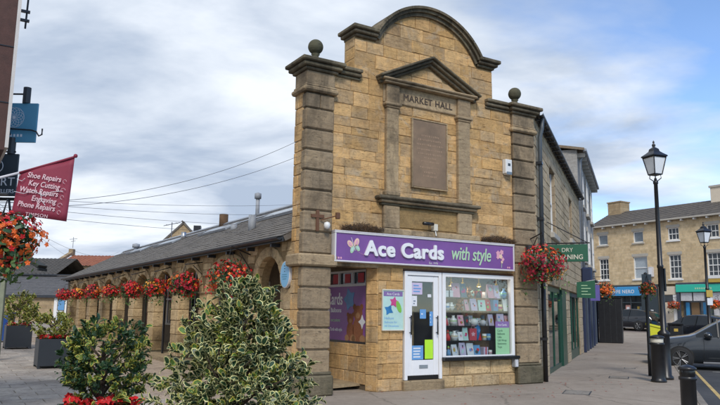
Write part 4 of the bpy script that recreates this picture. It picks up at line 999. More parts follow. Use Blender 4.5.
# ------------------------------------------------------------------ leaves, flowers
def leaf_geom(variegated):
    n = 8; o = []; i_ = []
    for k in range(n):
        a = 2*math.pi*k/n; x = math.sin(a)*.5; y = .5-math.cos(a)*.5
        wq = .50*(1-.25*(y-.45)) ; jag = 1+.12*(k % 2)
        o.append((x*wq*jag, y, abs(x)*.28+.08*math.sin(y*3))); i_.append((x*wq*.78, .5+(y-.5)*.82, abs(x)*.22+.08*math.sin(y*3)+.002))
    if not variegated: return np.array(o), [tuple(range(n))], [0]
    return np.array(o+i_), [(k, (k+1) % n, (k+1) % n+n, k+n) for k in range(n)]+[tuple(range(n, 2*n))], [1]*n+[0]
def frames(nrm, rg_, tilt=.5):
    """one leaf/flower frame per outward direction"""
    n = len(nrm); r = rg_.normal(0, tilt, (n, 3)); d = nrm+r; d /= np.linalg.norm(d, axis=1)[:, None]
    h = rg_.normal(0, 1, (n, 3)); t = h-np.sum(h*d, 1)[:, None]*d; t /= np.linalg.norm(t, axis=1)[:, None]
    return np.stack([np.cross(t, d), t, d], 2)          # columns x,y,z
def scatter(name, pos, fr, size, geom, mats, parent, kind='stuff', mi=None):
    v, f, m = geom; n = len(pos); k = len(v)
    P = np.einsum('nij,kj->nki', fr, v)*size[:, None, None]+pos[:, None, :]
    F = [tuple(i*k+q for q in face) for i in range(n) for face in f]
    me = bpy.data.meshes.new(name); me.from_pydata(P.reshape(-1, 3).tolist(), [], F)
    for q in mats: me.materials.append(MATS[q])
    idx = [x for i in range(n) for x in (m if mi is None else [a+2*mi[i] for a in m])]
    me.polygons.foreach_set('material_index', idx); me.update()
    return link(name, me, parent, kind)
LV, LP = leaf_geom(True), leaf_geom(False)
def flower_geom():
    v = [(0, 0, .12)]; f = []
    for k in range(5):
        a = 2*math.pi*k/5; b = a+.62; c = a-.62
        v += [(.62*math.cos(c), .62*math.sin(c), .22), (math.cos(a), math.sin(a), .05), (.62*math.cos(b), .62*math.sin(b), .26)]
        f.append((0, 1+3*k, 2+3*k, 3+3*k))
    return np.array(v), f, [0]*5
FL = flower_geom()
def lump(d, rg_, k=7, amp=.22):
    """uneven outline: bulges in a few directions"""
    c = rg_.normal(0, 1, (k, 3)); c /= np.linalg.norm(c, axis=1)[:, None]; s = rg_.uniform(-1, 1, k)
    return 1+amp*np.sum(s[:, None]*np.exp(-6*(1-c@d.T)), 0)
def basket(label, loc, r, group, seed, cols, anchor, nb=420, nl=420, fs=.036):
    g = np.random.default_rng(seed); t = thing('hanging_basket', label, 'flower basket', loc, 0, group)
    MB().lathe((0, 0, 0), [(0, -r*.55), (r*.3, -r*.5), (r*.52, -r*.25), (r*.58, 0), (r*.54, 0), (r*.3, -r*.3), (0, -r*.4)], 16).build('bowl', 'soil', t, True)
    d = g.normal(0, 1, (nl, 3)); d /= np.linalg.norm(d, axis=1)[:, None]; L = lump(d, g)
    pos = d*(r*L*g.uniform(.45, .98, nl)**.6)[:, None]*np.array([1, 1, .82])
    scatter('foliage', pos, frames(d, g, .6), g.uniform(.05, .09, nl), LP, ['leaf_green', 'leaf_fresh'], t)
    d = g.normal(0, 1, (nb, 3)); d /= np.linalg.norm(d, axis=1)[:, None]; L = np.array(lump(d, np.random.default_rng(seed+1), 12, .3))
    pos = d*(r*L*g.uniform(.74, 1.1, nb))[:, None]*np.array([1, 1, .82])
    # colours grow in patches
    cen = g.normal(0, 1, (14, 3)); cen /= np.linalg.norm(cen, axis=1)[:, None]; pick = np.argmax(d@cen.T, 1); which = g.choice(len(cols), 14, p=np.array([c[1] for c in cols])/sum(c[1] for c in cols))
    ci = np.where(g.random(nb) < .8, which[pick], g.choice(len(cols), nb))
    fr = frames(d, g, .35); sz = g.uniform(.7, 1.25, nb)*fs
    for k, (m, _) in enumerate(cols):
        q = ci == k
        if q.any(): scatter('blossoms', pos[q], fr[q], sz[q], FL, [m], t)
    n = 90; a = g.uniform(0, 6.283, n); rr = r*g.uniform(.5, 1.12, n); zz = -r*g.uniform(.3, 1.25, n)*(1+.35*np.sin(a*2+seed))
    pos = np.stack([rr*np.cos(a), rr*np.sin(a), zz], 1); scatter('trailing_leaves', pos, frames(np.stack([np.cos(a), np.sin(a), -.3+0*a], 1), g, .7), g.uniform(.04, .075, n), LP, ['leaf_fresh', 'leaf_green'], t)
    n = 40; a = g.uniform(0, 6.283, n); rr = r*g.uniform(.9, 1.2, n); zz = r*g.uniform(-.9, .55, n); pos = np.stack([rr*np.cos(a), rr*np.sin(a), zz], 1); scatter('blossoms', pos, frames(np.stack([np.cos(a), np.sin(a), .2+0*a], 1), g, .5), g.uniform(.7, 1.2, n)*fs, FL, [cols[0][0]], t)
    n = 46; a = g.uniform(0, 6.283, n); rr = r*g.uniform(.3, .95, n); mb = MB()      # trailing stems
    for i in range(n):
        x, y = rr[i]*math.cos(a[i]), rr[i]*math.sin(a[i]); z = -r*.45; l = g.uniform(.05, .3)*r*1.6
        mb.tube([(x, y, z), (x*1.05, y*1.05, z-l*.6), (x*1.02, y*1.02, z-l)], .004, 3)
    mb.build('trailing_stems', 'leaf_green', t, kind='stuff')
    an = Vector(anchor)-Vector(loc); hook = Vector((0, 0, max(r*1.35, .32)))
    for k in range(3):
        b = 2*math.pi*k/3+.4; MB().tube([(r*.5*math.cos(b), r*.5*math.sin(b), 0), hook], .005, 4).build('chain', 'black_paint', t)
    br = MB().tube([an, hook+Vector((0, 0, .04))], .014, 6); mid = an.lerp(hook, .55)
    br.tube([an-Vector((0, 0, .3)), mid-Vector((0, 0, .02))], .01, 6); br.build('bracket', 'black_paint', t)
    return t
RC = [('petal_red', 5), ('petal_crimson', 3.5), ('petal_orange', 1.3), ('petal_gold', .15)]
where = ('first hanging basket from the corner pier along the arcade, large with orange blooms', 'second hanging basket from the corner pier along the arcade', 'third hanging basket from the corner pier along the arcade', 'fourth hanging basket from the corner pier along the arcade', 'fifth hanging basket from the corner pier along the arcade', 'sixth hanging basket from the corner pier along the arcade', 'seventh hanging basket from the corner pier along the arcade', 'last hanging basket at the far end of the arcade')
for k, vv in enumerate((2.4, 5.4, 8.1, 10.7, 13.3, 16.3, 19.8, 23.1)):
    c = [('petal_red', 5), ('petal_orange', 3.5)] if k == 0 else RC
    basket(where[k], H(-1.1, vv, 2.05 if k else 2.14), (.44, .34, .29, .30, .26, .29, .27, .29)[k], 'hanging baskets along the arcade', 20+k, c, H(-.66, vv, 2.62), 380 if k < 4 else 280, 420 if k < 4 else 280, .036 if k < 4 else .04)
basket('big hanging basket of orange and crimson flowers at the right corner of the shop front', Vector((3.99, 14.95, 2.56)), .47, None, 41, [('petal_crimson', 4), ('petal_red', 3), ('petal_orange', 3), ('petal_gold', 1.2)], H(4.95, -.06, 3.12), 560, 460, .036)
basket('orange and red hanging basket in front of the black kiosk down the side street', ST(15.4, .75, 2.5), .38, None, 42, [('petal_orange', 4), ('petal_gold', 2), ('petal_rust', 3)], ST(15.4, .0, 3.05), 300, 240, .045)
basket('near hanging basket of bright orange and red geraniums below the maroon banner', Vector((-3.36, 6.5, 2.12)), .285, None, 43, [('petal_orange', 5), ('petal_red', 3), ('petal_crimson', 1.5)], Vector((-5.2, 6.9, 2.75)), 560, 420, .029)
basket('small orange basket peeping in under the near geranium basket at the left edge', Vector((-4.2, 8.1, 2.02)), .17, None, 44, [('petal_orange', 4), ('petal_gold', 3), ('petal_rust', 1)], Vector((-5.2, 8.3, 2.5)), 110, 160, .028)

def planter_shrub(label_p, label_s, loc, rz, size, hp, cr, ch, leaf, nleaf, seed, nobj=0, mats=('leaf_dark', 'leaf_cream'), redflowers=90, profile=None, yellow=0., group_p='square planters on the paving', sub=True):
    g = np.random.default_rng(seed); gzv = gz(loc[0], loc[1])
    p = thing('planter', label_p, 'planter', (loc[0], loc[1], gzv+.018), rz, group_p); s = size/2
    B(-s, s, -s, -s+.03, .05, hp, b=.006).build('side_panel', 'anthracite', p); B(-s, s, s-.03, s, .05, hp, b=.006).build('side_panel', 'anthracite', p); B(-s, -s+.03, -s+.031, s-.031, .05, hp, b=.006).build('side_panel', 'anthracite', p); B(s-.03, s, -s+.031, s-.031, .05, hp, b=.006).build('side_panel', 'anthracite', p)
    for a in (-1, 1):
        for b in (-1, 1): B(a*s-.05*(a > 0), a*s+.05*(a < 0), b*s-.05*(b > 0), b*s+.05*(b < 0), 0, .052).build('foot', 'anthracite', p)
    B(-s+.03, s-.03, -s+.03, s-.03, hp-.1, hp-.05).build('soil', 'soil', p)
    t = thing('variegated_shrub', label_s, 'shrub', (loc[0], loc[1], gzv+.018+hp-.05), rz, 'variegated shrubs in planters')
    prof = profile or (lambda h: math.sqrt(max(0, 1-((h-.45)/.58)**2)))
    mb = MB().tube([(0, 0, -.0), (.01, .01, ch*.35), (-.01, 0, ch*.75)], [.03, .022, .008], 7)
    for k in range(16):
        a = g.uniform(0, 6.28); z0 = ch*g.uniform(.03, .6); z1 = min(ch*.92, z0+ch*g.uniform(.15, .4)); r = cr*prof(z1/ch)*g.uniform(.6, .92)
        mb.tube([(0, 0, z0), (r*.5*math.cos(a), r*.5*math.sin(a), (z0+z1)/2+.02), (r*math.cos(a+.2), r*math.sin(a+.2), z1)], [.013, .009, .004], 5)
    mb.build('trunk', 'bark', t)
    h = g.beta(1.5, 1.3, nleaf*2); rad = np.array([prof(x) for x in h]); keep = g.random(nleaf*2) < rad/ max(rad.max(), 1e-3); h = h[keep][:nleaf]; rad = rad[keep][:nleaf]; n = len(h)
    a = g.uniform(0, 6.283, n); d0 = np.stack([np.cos(a), np.sin(a), (h-.4)*1.2], 1); d = d0/np.linalg.norm(d0, axis=1)[:, None]
    L = lump(d, g, 12, .3)*(1+.13*np.sin(a*5+h*9))
    # leaves stand in whorls at the shoot tips
    ncl = max(24, n//11); ci = g.integers(0, ncl, n); q = g.uniform(.2, 1, n)**.4
    pos0 = np.stack([cr*rad*L*q*np.cos(a), cr*rad*L*q*np.sin(a), ch*h], 1); cen = pos0[:ncl]
    D = np.stack([cen[:, 0], cen[:, 1], np.abs(cen[:, 2]-ch*.25)*.5+.22*cr], 1)+g.normal(0, .18*cr, (ncl, 3)); D /= np.linalg.norm(D, axis=1)[:, None]+1e-6
    Dl = D[ci]; rv = g.normal(0, 1, (n, 3)); rv -= np.sum(rv*Dl, 1)[:, None]*Dl; rv /= np.linalg.norm(rv, axis=1)[:, None]
    k_ = g.uniform(0, 1, n)[:, None]; ax = rv*(1-.55*k_)+Dl*(.25+.9*k_); ax /= np.linalg.norm(ax, axis=1)[:, None]
    sz = leaf*np.clip(g.lognormal(0, .3, n), .4, 1.5)*(.75+.4*g.random(ncl)[ci])
    pos = cen[ci]-Dl*(g.uniform(0, 2.2, n)*leaf)[:, None]+ax*(leaf*.12)
    nr = Dl*.9+np.array([0, 0, .35])+g.normal(0, .3, (n, 3)); nr -= np.sum(nr*ax, 1)[:, None]*ax; nr /= np.linalg.norm(nr, axis=1)[:, None]
    fr = np.stack([np.cross(ax, nr), ax, nr], 2)
    mlist = list(mats)+['leaf_fresh', 'leaf_yellow']
    cam_d = np.array([-loc[0], -loc[1], 0.]); ca = math.cos(-rz); sa = math.sin(-rz); cl = np.array([cam_d[0]*ca-cam_d[1]*sa, cam_d[0]*sa+cam_d[1]*ca, 0]); cl /= np.linalg.norm(cl)
    order = np.argsort(-(pos@cl+.2*pos[:, 2])); near = order[:nobj]; rest = order[nobj:]
    mi = ((g.random(ncl) < yellow)[ci] ^ (g.random(n) < .08)).astype(int)
    scatter('foliage', pos[rest], fr[rest], sz[rest], LV, mlist, t, 'stuff', mi[rest])
    if nobj:
        ms = []
        for k in range(2):
            me = bpy.data.meshes.new('leaf'); me.from_pydata(LV[0].tolist(), [], LV[1])
            for x in ((mlist[0], mlist[1]) if k == 0 else (mlist[2], mlist[3])): me.materials.append(MATS[x])
            me.polygons.foreach_set('material_index', LV[2]); ms.append(me)
        for i in near:
            o = link('leaf', ms[mi[i]], t); m4 = Matrix(fr[i].tolist()).to_4x4(); o.matrix_basis = Matrix.Translation(pos[i].tolist()) @ m4 @ Matrix.Scale(float(sz[i]), 4)
    if redflowers:
        f = thing('bedding_flowers', 'red begonias around the foot of the '+sub, 'flowers', (loc[0], loc[1], gzv+.018+hp-.05), rz, 'red begonias in the planters')
        n = redflowers; xy = g.uniform(-s*.95, s*.95, (n, 2)); k = np.linalg.norm(xy, axis=1) > s*.45; xy = xy[k]; n = len(xy)
        pos = np.stack([xy[:, 0], xy[:, 1], g.uniform(.05, .13, n)], 1); up = np.tile(np.array([0, -.25, 1.]), (n, 1))
        scatter('blossoms', pos, frames(up, g, .5), g.uniform(.028, .05, n), FL, ['petal_red'], f)
        n2 = n; xy2 = g.uniform(-s*.95, s*.95, (n2, 2)); pos = np.stack([xy2[:, 0], xy2[:, 1], g.uniform(.0, .08, n2)], 1)
        scatter('leaves', pos, frames(np.tile(np.array([0, 0, 1.]), (n2, 1)), g, .5), g.uniform(.05, .08, n2), LP, ['leaf_green', 'leaf_fresh'], f)
def egg(h): return min(1, .75+h*1.6, 1.12*max(0, 1.02-h)**.56)
planter_shrub('dark square planter under the big variegated shrub in front of the corner pier', 'biggest variegated shrub, cream edged leaves, in front of the corner pier', (-.83, 5.0), HA, .62, .6,   .57, 1.19, .054, 6400, 5, 300, redflowers=60, yellow=.12, profile=egg, sub='biggest variegated shrub')
planter_shrub('dark square planter with red begonias at the bottom of the picture, left of centre', 'dark green variegated shrub with yellow sprigs above red begonias, in front of the arcade', (-2.27, 6.3), HA, .62, .62, .36, .82, .047, 3800, 6, 200, mats=('leaf_dark', 'leaf_green'), yellow=.46, redflowers=170, profile=lambda h: math.sqrt(max(0, 1-((h-.5)/.56)**2))**.7, sub='dark green shrub in front of the arcade')
planter_shrub('nearer of the two dark square planters standing by the blue bins', 'pale variegated shrub in the nearer planter by the blue bins', (-7.15, 16.5), HA, .68, .66, .40, .70, .066, 1500, 8, 0, mats=('leaf_green', 'leaf_yellow'), yellow=.5, redflowers=150, sub='pale shrub in the nearer planter by the bins')
planter_shrub('farther of the two dark square planters, next to the blue bins', 'pale variegated shrub in the farther planter beside the blue bins', (-10.75, 22.2), HA, .74, .72, .62, 1.1, .085, 1500, 9, 0, mats=('leaf_green', 'leaf_yellow'), yellow=.5, redflowers=110, sub='pale shrub in the farther planter by the bins')

# wheelie bins
for k, (x, y, lab) in enumerate(((-12.75, 25.2, 'blue wheelie bin nearest the planters'), (-13.7, 26.2, 'blue wheelie bin at the left edge behind the first one'))):
    b = thing('wheelie_bin', lab, 'bin', (x, y, gz(x, y)), .25, 'blue wheelie bins')
    MB().add([(-.24, -.3, .08), (.24, -.3, .08), (.24, .28, .08), (-.24, .28, .08), (-.3, -.38, 1.0), (.3, -.38, 1.0), (.3, .38, 1.0), (-.3, .38, 1.0)], [(3, 2, 1, 0), (0, 1, 5, 4), (1, 2, 6, 5), (2, 3, 7, 6), (3, 0, 4, 7)]).build('body', 'bin_blue', b)
    MB().prism([(-.32, 1.0), (.32, 1.0), (.3, 1.08), (-.3, 1.08)], -.41, .42, .01).build('lid', 'bin_blue', b); MB().tube([(-.26, .45, 1.0), (.26, .45, 1.0)], .02, 6).build('handle', 'bin_blue', b)
    for e in (-1, 1): MB().tube([(e*.2, .26, .1), (e*.28, .26, .1)], .1, 12).build('wheel', 'rubber', b)
# ------------------------------------------------------------------ left edge: near shop, its signs, banner, awning
ls = thing('corner_shop', 'brown clad bay of the near shop at the top left edge', 'building', (-4.23-.945*math.cos(HA)+8*math.sin(HA), 8-.945*math.sin(HA)-8*math.cos(HA), 0), HA)
B(-7, 0, 6.9, 9.6, 0, 5.7).build('wall', 'pale_render', ls)
bay = B(0, .945, 8.0, 9.3, 3.33, 5.6).build('bay', 'brown_clad', ls); B(.946, .985, 8.0, 9.28, 3.36, 5.6).build('corner_board', 'pale_render', bay)
for z in (3.9, 4.6, 5.3): B(.0, .944, 7.992, 8.0, z, z+.012).build('board_joint', 'black_paint', bay)
pp = MB().tube([(1.07, 8.3, 4.98), (1.08, 8.3, 5.6)], .012, 6).build('cable_rail', 'black_paint', bay)
for k in range(4): B(.976, 1.11, 8.28, 8.32, 5.02+k*.17+(.0 if k % 2 else .05), 5.05+k*.17+(.0 if k % 2 else .05)).build('rail_bracket', 'black_paint', pp)
def hang(nm, lab, x0, x1, z0, z1, y, mat):
    t = thing(nm, lab, 'sign', (0, y, 0)); B(x0, x1, -.015, .015, z0, z1, b=.004).build('board', mat, t)
    return t
tq = hang('hanging_sign', 'square teal hanging sign with a white petal rosette under the brown bay', -4.86, -4.35, 3.66, 4.2, 9.0, 'teal_sign')
MB().tube([(-5.2, 0, 4.33), (-4.5, 0, 4.33)], .012, 6).build('arm', 'black_paint', tq); MB().cyl((-4.52, 0), .05, 4.2, 4.42, 10).build('lamp_can', 'dark_grey_plastic', tq)
MB().tube([(-5.2, -.05, 3.86), (-4.4, -.05, 3.82), (-4.33, -.05, 3.80), (-4.29, -.05, 3.74), (-4.25, -.05, 3.76), (-4.25, -.05, 3.84)], .011, 6).build('hook_bar', 'black_paint', tq); MB().tube([(-4.75+.08*math.cos(a)*(1-a/14), -.05, 3.75+.08*math.sin(a)*(1-a/14)) for a in [i*.5 for i in range(20)]], .008, 5).build('scroll', 'black_paint', tq)
for k in range(12):
    a = 2*math.pi*k/12; MB().tube([(-4.66+.07*math.cos(a)+.07*math.cos(2*math.pi*i/18), -.017, 4.0+.07*math.sin(a)+.07*math.sin(2*math.pi*i/18)) for i in range(19)], .0022, 4).build('rosette_ring', 'paper_white', tq)
for k in range(6): B(-4.78+k*.045, -4.755+k*.045, -.018, -.015, 3.735, 3.77).build('worn_lettering', 'paper_white', tq)
jq = hang('hanging_sign', 'dark slate jewellers hanging sign at the left edge beside the maroon banner', -5.1, -4.55, 2.93, 3.5, 9.0, 'slate_sign')
MB().tube([(-5.2, 0, 3.53), (-4.6, 0, 3.53)], .012, 6).build('arm', 'black_paint', jq); MB().cyl((-4.66, 0), .05, 3.5, 3.72, 10).build('lamp_can', 'dark_grey_plastic', jq)
B(-5.2, -4.52, -.03, .0, 2.87, 2.91).build('lower_bar', 'black_paint', jq); MB().tube([(-4.62, -.02, 2.87), (-4.55, -.02, 2.5)], .015, 5).build('stay', 'black_paint', jq)
MB().tube([(-4.83+.085*math.cos(2*math.pi*i/24), -.017, 3.33+.085*math.sin(2*math.pi*i/24)) for i in range(25)], .006, 5).build('ring_emblem', 'paper_white', jq); MB().tube([(-4.84+.04*math.cos(a), -.017, 3.33+.06*math.sin(a)) for a in [-1.5+.3*i for i in range(11)]], .006, 5).build('ring_emblem', 'paper_white', jq)
text('lettering', 'ART', 'paper_white', jq, (-4.57, -.018, 3.07), .16, ext=.002, align='RIGHT'); text('lettering', 'JEWELLERS', 'paper_white', jq, (-4.57, -.018, 2.97), .075, ext=.002, align='RIGHT', sx=.9)
# maroon banner on a raked pole
mbn = thing('banner', 'maroon shoe repair banner hanging from a raked white pole', 'banner', (-3.55, 7.0, 2.42))
BA, BBp, BC, BD = Vector((.03, 0, .45)), Vector((.585, 0, .615)), Vector((.55, 0, -.06)), Vector((-.02, 0, .01))
V = []; F = []; nu, nv = 10, 8
for i in range(nu+1):
    for j in range(nv+1):
        a, b = i/nu, j/nv; p = BD.lerp(BC, a).lerp(BA.lerp(BBp, a), b); V.append((p.x, .012*math.sin(a*7+b*2)*(1-b*.5), p.z))
F = [(i*(nv+1)+j, (i+1)*(nv+1)+j, (i+1)*(nv+1)+j+1, i*(nv+1)+j+1) for i in range(nu) for j in range(nv)]
cl = MB().add(V, F).build('cloth', 'maroon', mbn, True); sm = cl.modifiers.new('t', 'SOLIDIFY'); sm.thickness = .004
MB().tube([Vector((-1.65, .0, -.02)), Vector((.03, 0, .44))], [.014, .013], 8).build('pole', 'sign_white', mbn, True); MB().tube([Vector((.03, 0, .44)), BBp], [.012, .012], 8).build('pole_sleeve', 'maroon', mbn, True)
MB().ball(BBp+Vector((.01, 0, .01)), .022, 8, 6).build('pole_end', 'maroon', mbn, True)
for s, x, z, sz in (('Shoe Repairs', .47, .345, .078), ('Key Cutting', .46, .265, .078), ('Watch Repairs', .45, .19, .078), ('Engraving', .435, .115, .078), ('Phone Repairs', .43, .04, .078)):
    text('lettering', s, 'maroon_text', mbn, (x, -.016, z), sz, (R(90), R(8), 0), .001, .001, 'RIGHT', .12, sx=.86)
text('lettering', 'TIMPSON', 'maroon_text', mbn, (.25, -.016, -.018), .05, (R(90), R(6), 0), .001, 0, 'CENTER', spacing=1.15)
for k, (x, z) in enumerate(((.51, .35), (.50, .26), (.495, .185), (.48, .105), (.475, .03))): MB().tube([(x+.018*math.cos(a)*(1+.3*(k % 2)), -.016, z+.02*math.sin(a)) for a in [i*.7 for i in range(8)]], .0022, 4).build('line_icon', 'maroon_text', mbn)
for pts in (((.0, .24), (.1, .22), (.2, .25), (.3, .2), (.38, .24), (.5, .25)), ((.05, .42), (.02, .37), (.07, .35), (.1, .38)), ((.27, .24), (.29, .15), (.33, .1))): MB().tube([(a, -.016, b) for a, b in pts], .003, 4).build('scratch_mark', 'paper_white', mbn)
aw = thing('shop_awning', 'dark sloping shop awning on pale posts at the left edge', 'awning', (-9.2, 18, gz(-9.2, 18)))
MB().prism([(-2.5, 4.25), (.92, 2.36), (.97, 2.44), (-2.5, 4.37)][::1], -.2, .3, .01).build('canopy', 'awning_dark', aw); B(.93, .96, -.2, .3, 2.3, 2.37).build('valance', 'awning_dark', aw)
MB().tube([(-2.5, -.15, 2.6), (.5, -.15, 1.98)], .025, 6).build('stay_rail', 'dark_grey_plastic', aw)
for y in (-.1,): B(-.01, .11, y-.05, y+.05, 0, 2.78, b=.01).build('post', 'timber_post', aw)

# ------------------------------------------------------------------ rear buildings beyond the arcade
rb = thing('rear_outbuilding', 'low stone outbuilding with slate lean-to roof and grey pantiles beyond the square', 'building', (-26, 50, .25), 0)
B(-10, 10, 0, 4, -.3, 2.02).build('wall', 'rear_stone', rb); B(-10.2, 10.2, -.25, -.1, 1.86, 2.06).build('gutter', 'gutter', rb); B(-10, 10, 3.6, 9, 2.0, 3.7).build('upper_wall', 'rear_stone', rb)
def slope(name, x0, x1, y0, z0, y1, z1, mat, par, wave=.3, row=.33, amp=.035, thick=.08):
    """tiled slope: rolls across, stepped courses up"""
    L = math.hypot(y1-y0, z1-z0); dy, dz = (y1-y0)/L, (z1-z0)/L; nyv, nzv = -dz, dy
    V = []; F = []; xs = frange(x0, x1, wave/6); rows = max(1, int(L/row)); ts = []
    for r_ in range(rows): ts += [(r_*L/rows, .03), ((r_+1)*L/rows, 0.)]
    for tt, lift in ts:
        for x in xs:
            h = amp*abs(math.sin(math.pi*(x-x0)/wave))+lift
            V.append((x, y0+dy*tt+nyv*h, z0+dz*tt+nzv*h))
    n = len(xs)
    for i in range(len(ts)-1):
        for j in range(n-1): F.append((i*n+j, i*n+j+1, (i+1)*n+j+1, (i+1)*n+j))
    return MB().add(V, F).build(name, mat, par)
slope('lean_to_roof', -10, 10, -.15, 2.03, 3.7, 3.62, 'slate_blue', rb, .35, .25, .008); slope('pantile_roof', -10.2, 2.7, 3.4, 3.66, 7.2, 5.15, 'pantile_grey', rb, .32, .36, .05)
slope('pantile_roof', -10.2, 2.7, 11, 3.6, 7.2, 5.15, 'pantile_grey', rb, .6, .8, .03)
B(-10, 10, 3.3, 3.42, 3.6, 3.7).build('flashing', 'gutter', rb)
MB().prism([(0, 0), (.45, 0), (.45, 1.0), (0, 1.0)], -.02, .02).build('door', 'window_white', rb).location = (4.45, -.02, -.05)
for z0, z1 in ((.1, .9), (1.0, 1.75)): B(4.5, 4.95, -.07, -.045, z0, z1).build('door_panel', 'card_blue', rb)
B(4.2, 4.44, -.06, .0, -.1, 1.85).build('door_frame', 'window_white', rb); B(4.98, 5.2, -.06, 0, -.1, 1.85).build('door_frame', 'window_white', rb)
MB().tube([(2.4, -.1, 0), (2.4, -.1, 2.0)], .06, 8).build('downpipe', 'gutter', rb)
rr = thing('rear_house', 'red pantiled house with stone gable coping behind the arcade roof', 'building', (-26.6, 60, .25), 0)
B(0, 16, 0, 7, -.3, 4.8).build('wall', 'rear_stone', rr); slope('pantile_roof', .3, 16, -.2, 4.72, 3.5, 5.9, 'pantile_red', rr, .32, .36, .05); slope('pantile_roof', .3, 16, 7.2, 4.72, 3.5, 5.9, 'pantile_red', rr, .6, .8, .03)
MB().prism([(0, 4.6), (.3, 4.6), (.3, 4.85), (0, 4.85)], -.3, 7).build('gable_coping', 'trim_stone', rr)
V = [(0, -.3, 4.7), (.32, -.3, 4.7), (.32, 3.5, 6.05), (0, 3.5, 6.05), (0, -.3, 4.95), (.32, -.3, 4.95), (.32, 3.5, 6.3), (0, 3.5, 6.3)]; MB().add(V, [(0, 1, 5, 4), (1, 2, 6, 5), (3, 0, 4, 7), (4, 5, 6, 7), (2, 3, 7, 6)]).build('gable_coping', 'trim_stone', rr)
B(-.05, .35, 3.2, 3.8, 5.9, 6.5, b=.04).build('chimney', 'trim_stone', rr); B(.0, .6, -.6, .2, 4.5, 5.3, b=.05).build('kneeler', 'trim_stone', rr)
MB().tube([(.2, 3.5, 6.6), (.2, 3.5, 7.6)], .025, 5).tube([(-.15, 3.5, 7.4), (.55, 3.5, 7.45)], .02, 4).tube([(.0, 3.5, 7.2), (.4, 3.5, 7.25)], .02, 4).build('aerial', 'aerial', rr)
gb = thing('gabled_house', 'small stone gable with dark roof peeping over the arcade ridge', 'building', (-14.6, 56.5, .75), R(8))
B(-1.6, 1.6, 0, 8, 0, 6.1).build('wall', 'rear_stone', gb); MB().prism([(-1.6, 6.1), (1.6, 6.1), (0, 7.7)], 0, .3).build('gable', 'rear_stone', gb)
for e in (-1, 1):
    a = math.atan2(1.6, 1.6)*e; o = B(-.15, 2.45, -.1, 8, -.02, .12).build('roof_slope', 'slate', gb); o.location = (0, 0, 7.72); o.rotation_euler = (0, R(45), 0) if e > 0 else (0, R(135), 0)
B(.7, 1.3, 2, 2.8, 6.6, 7.75).build('chimney', 'black_paint', gb)
an = thing('roof_aerial', 'thin television aerial above the arcade roof ridge', 'aerial', H(2.05, 17.5, 4.2), 0)
MB().tube([(0, 0, 0), (0, 0, .85)], .02, 5).build('mast', 'aerial', an); MB().tube([(-.35, 0, .7), (.35, 0, .85)], .014, 4).tube([(-.2, -.15, .74), (-.2, .15, .74)], .01, 4).tube([(.2, -.15, .82), (.2, .15, .82)], .01, 4).build('boom', 'aerial', an)

# ------------------------------------------------------------------ overhead cables
def cable(lab, a, b, sag, r=.004):
    a, b = Vector(a), Vector(b); o = MB().tube([a.lerp(b, i/24)-Vector((0, 0, 4*sag*(i/24)*(1-i/24))) for i in range(25)], r, 4).build('overhead_cable', 'cable'); tag(o, lab, 'cable', 'overhead cables crossing the square')
cable('upper of the two cables fixed to the corner pier left side', (-5.2, 9.4, 2.9), H(-.7, .25, 4.62), .32, .0038)
cable('lower of the two cables fixed to the corner pier left side', (-5.2, 9.5, 2.85), H(-.7, .25, 4.32), .27, .0038)
for k, (x, y, z, e, s_, lab) in enumerate(((-5.2, 9.5, 3.0, (6.5, 40, 10.0), .9, 'highest of the thin cables running behind the hall'), (-5.2, 9.5, 2.95, (6, 40, 9.2), .9, 'second thin cable down running behind the hall'), (-5.2, 9.5, 2.9, (5, 40, 8.0), .8, 'third thin cable down running behind the hall'), (-5.2, 9.5, 2.8, (4, 40, 7.2), .7, 'lowest thin cable running behind the hall'), (-5.2, 9.5, 2.95, (-12.5, 36, 4.4), .5, 'thin cable falling to the middle of the arcade roof'), (-5.2, 9.5, 3.05, (-17, 44, 4.2), .3, 'thin cable falling towards the red pantiled house'))): cable(lab, (x, y, z), e, s_, .0032)

# ------------------------------------------------------------------ side street
def street_thing(nm, lab, cat, s, o, z=0, group=None, rz=0): return thing(nm, lab, cat, ST(s, o, z), SA+rz, group)
b1 = street_thing('stone_building', 'stone two storey building with green shop front right of the hall', 'building', 0, 0)
b1.location = ST(0, 0); D = 4.4
WH = [(2.95, 4.15, 3.62, 5.42), (8.35, 9.45, 4.0, 5.42)]
mb = MB(); L1 = 12.85
mb.box(.02, L1, .014, .4, 2.45, 3.6).box(.02, L1, .014, .4, 5.44, 6.05).box(.02, 2.95, .014, .4, 3.6, 5.44).box(4.15, 8.35, .014, .4, 3.6, 5.44).box(9.45, L1, .014, .4, 3.6, 5.44).box(8.35, 9.45, .014, .4, 3.6, 3.98)
mb.box(.02, 1.82, .014, .4, 0, 2.45).box(6.4, 7.6, .014, .4, 0, 2.45).box(11.35, L1, .014, .4, 0, 2.45).box(1.82, 6.4, .2, .4, 2.2, 2.45).box(7.6, 11.35, .2, .4, 2.2, 2.45)
mb.box(.02, L1, D-.3, D, 0, 6.05).box(L1-.3, L1, .4, D-.3, 0, 6.05).box(.02, .32, .4, D-.3, 0, 6.05)
w1 = mb.build('wall', 'side_stone', b1); rg = random.Random(11); far = MB(); nb1 = 0
def holes(x0, x1, z0, z1): return any(x0 < b-.02 and x1 > a+.02 and z0 < d-.02 and z1 > c+.02 for a, b, c, d in WH)
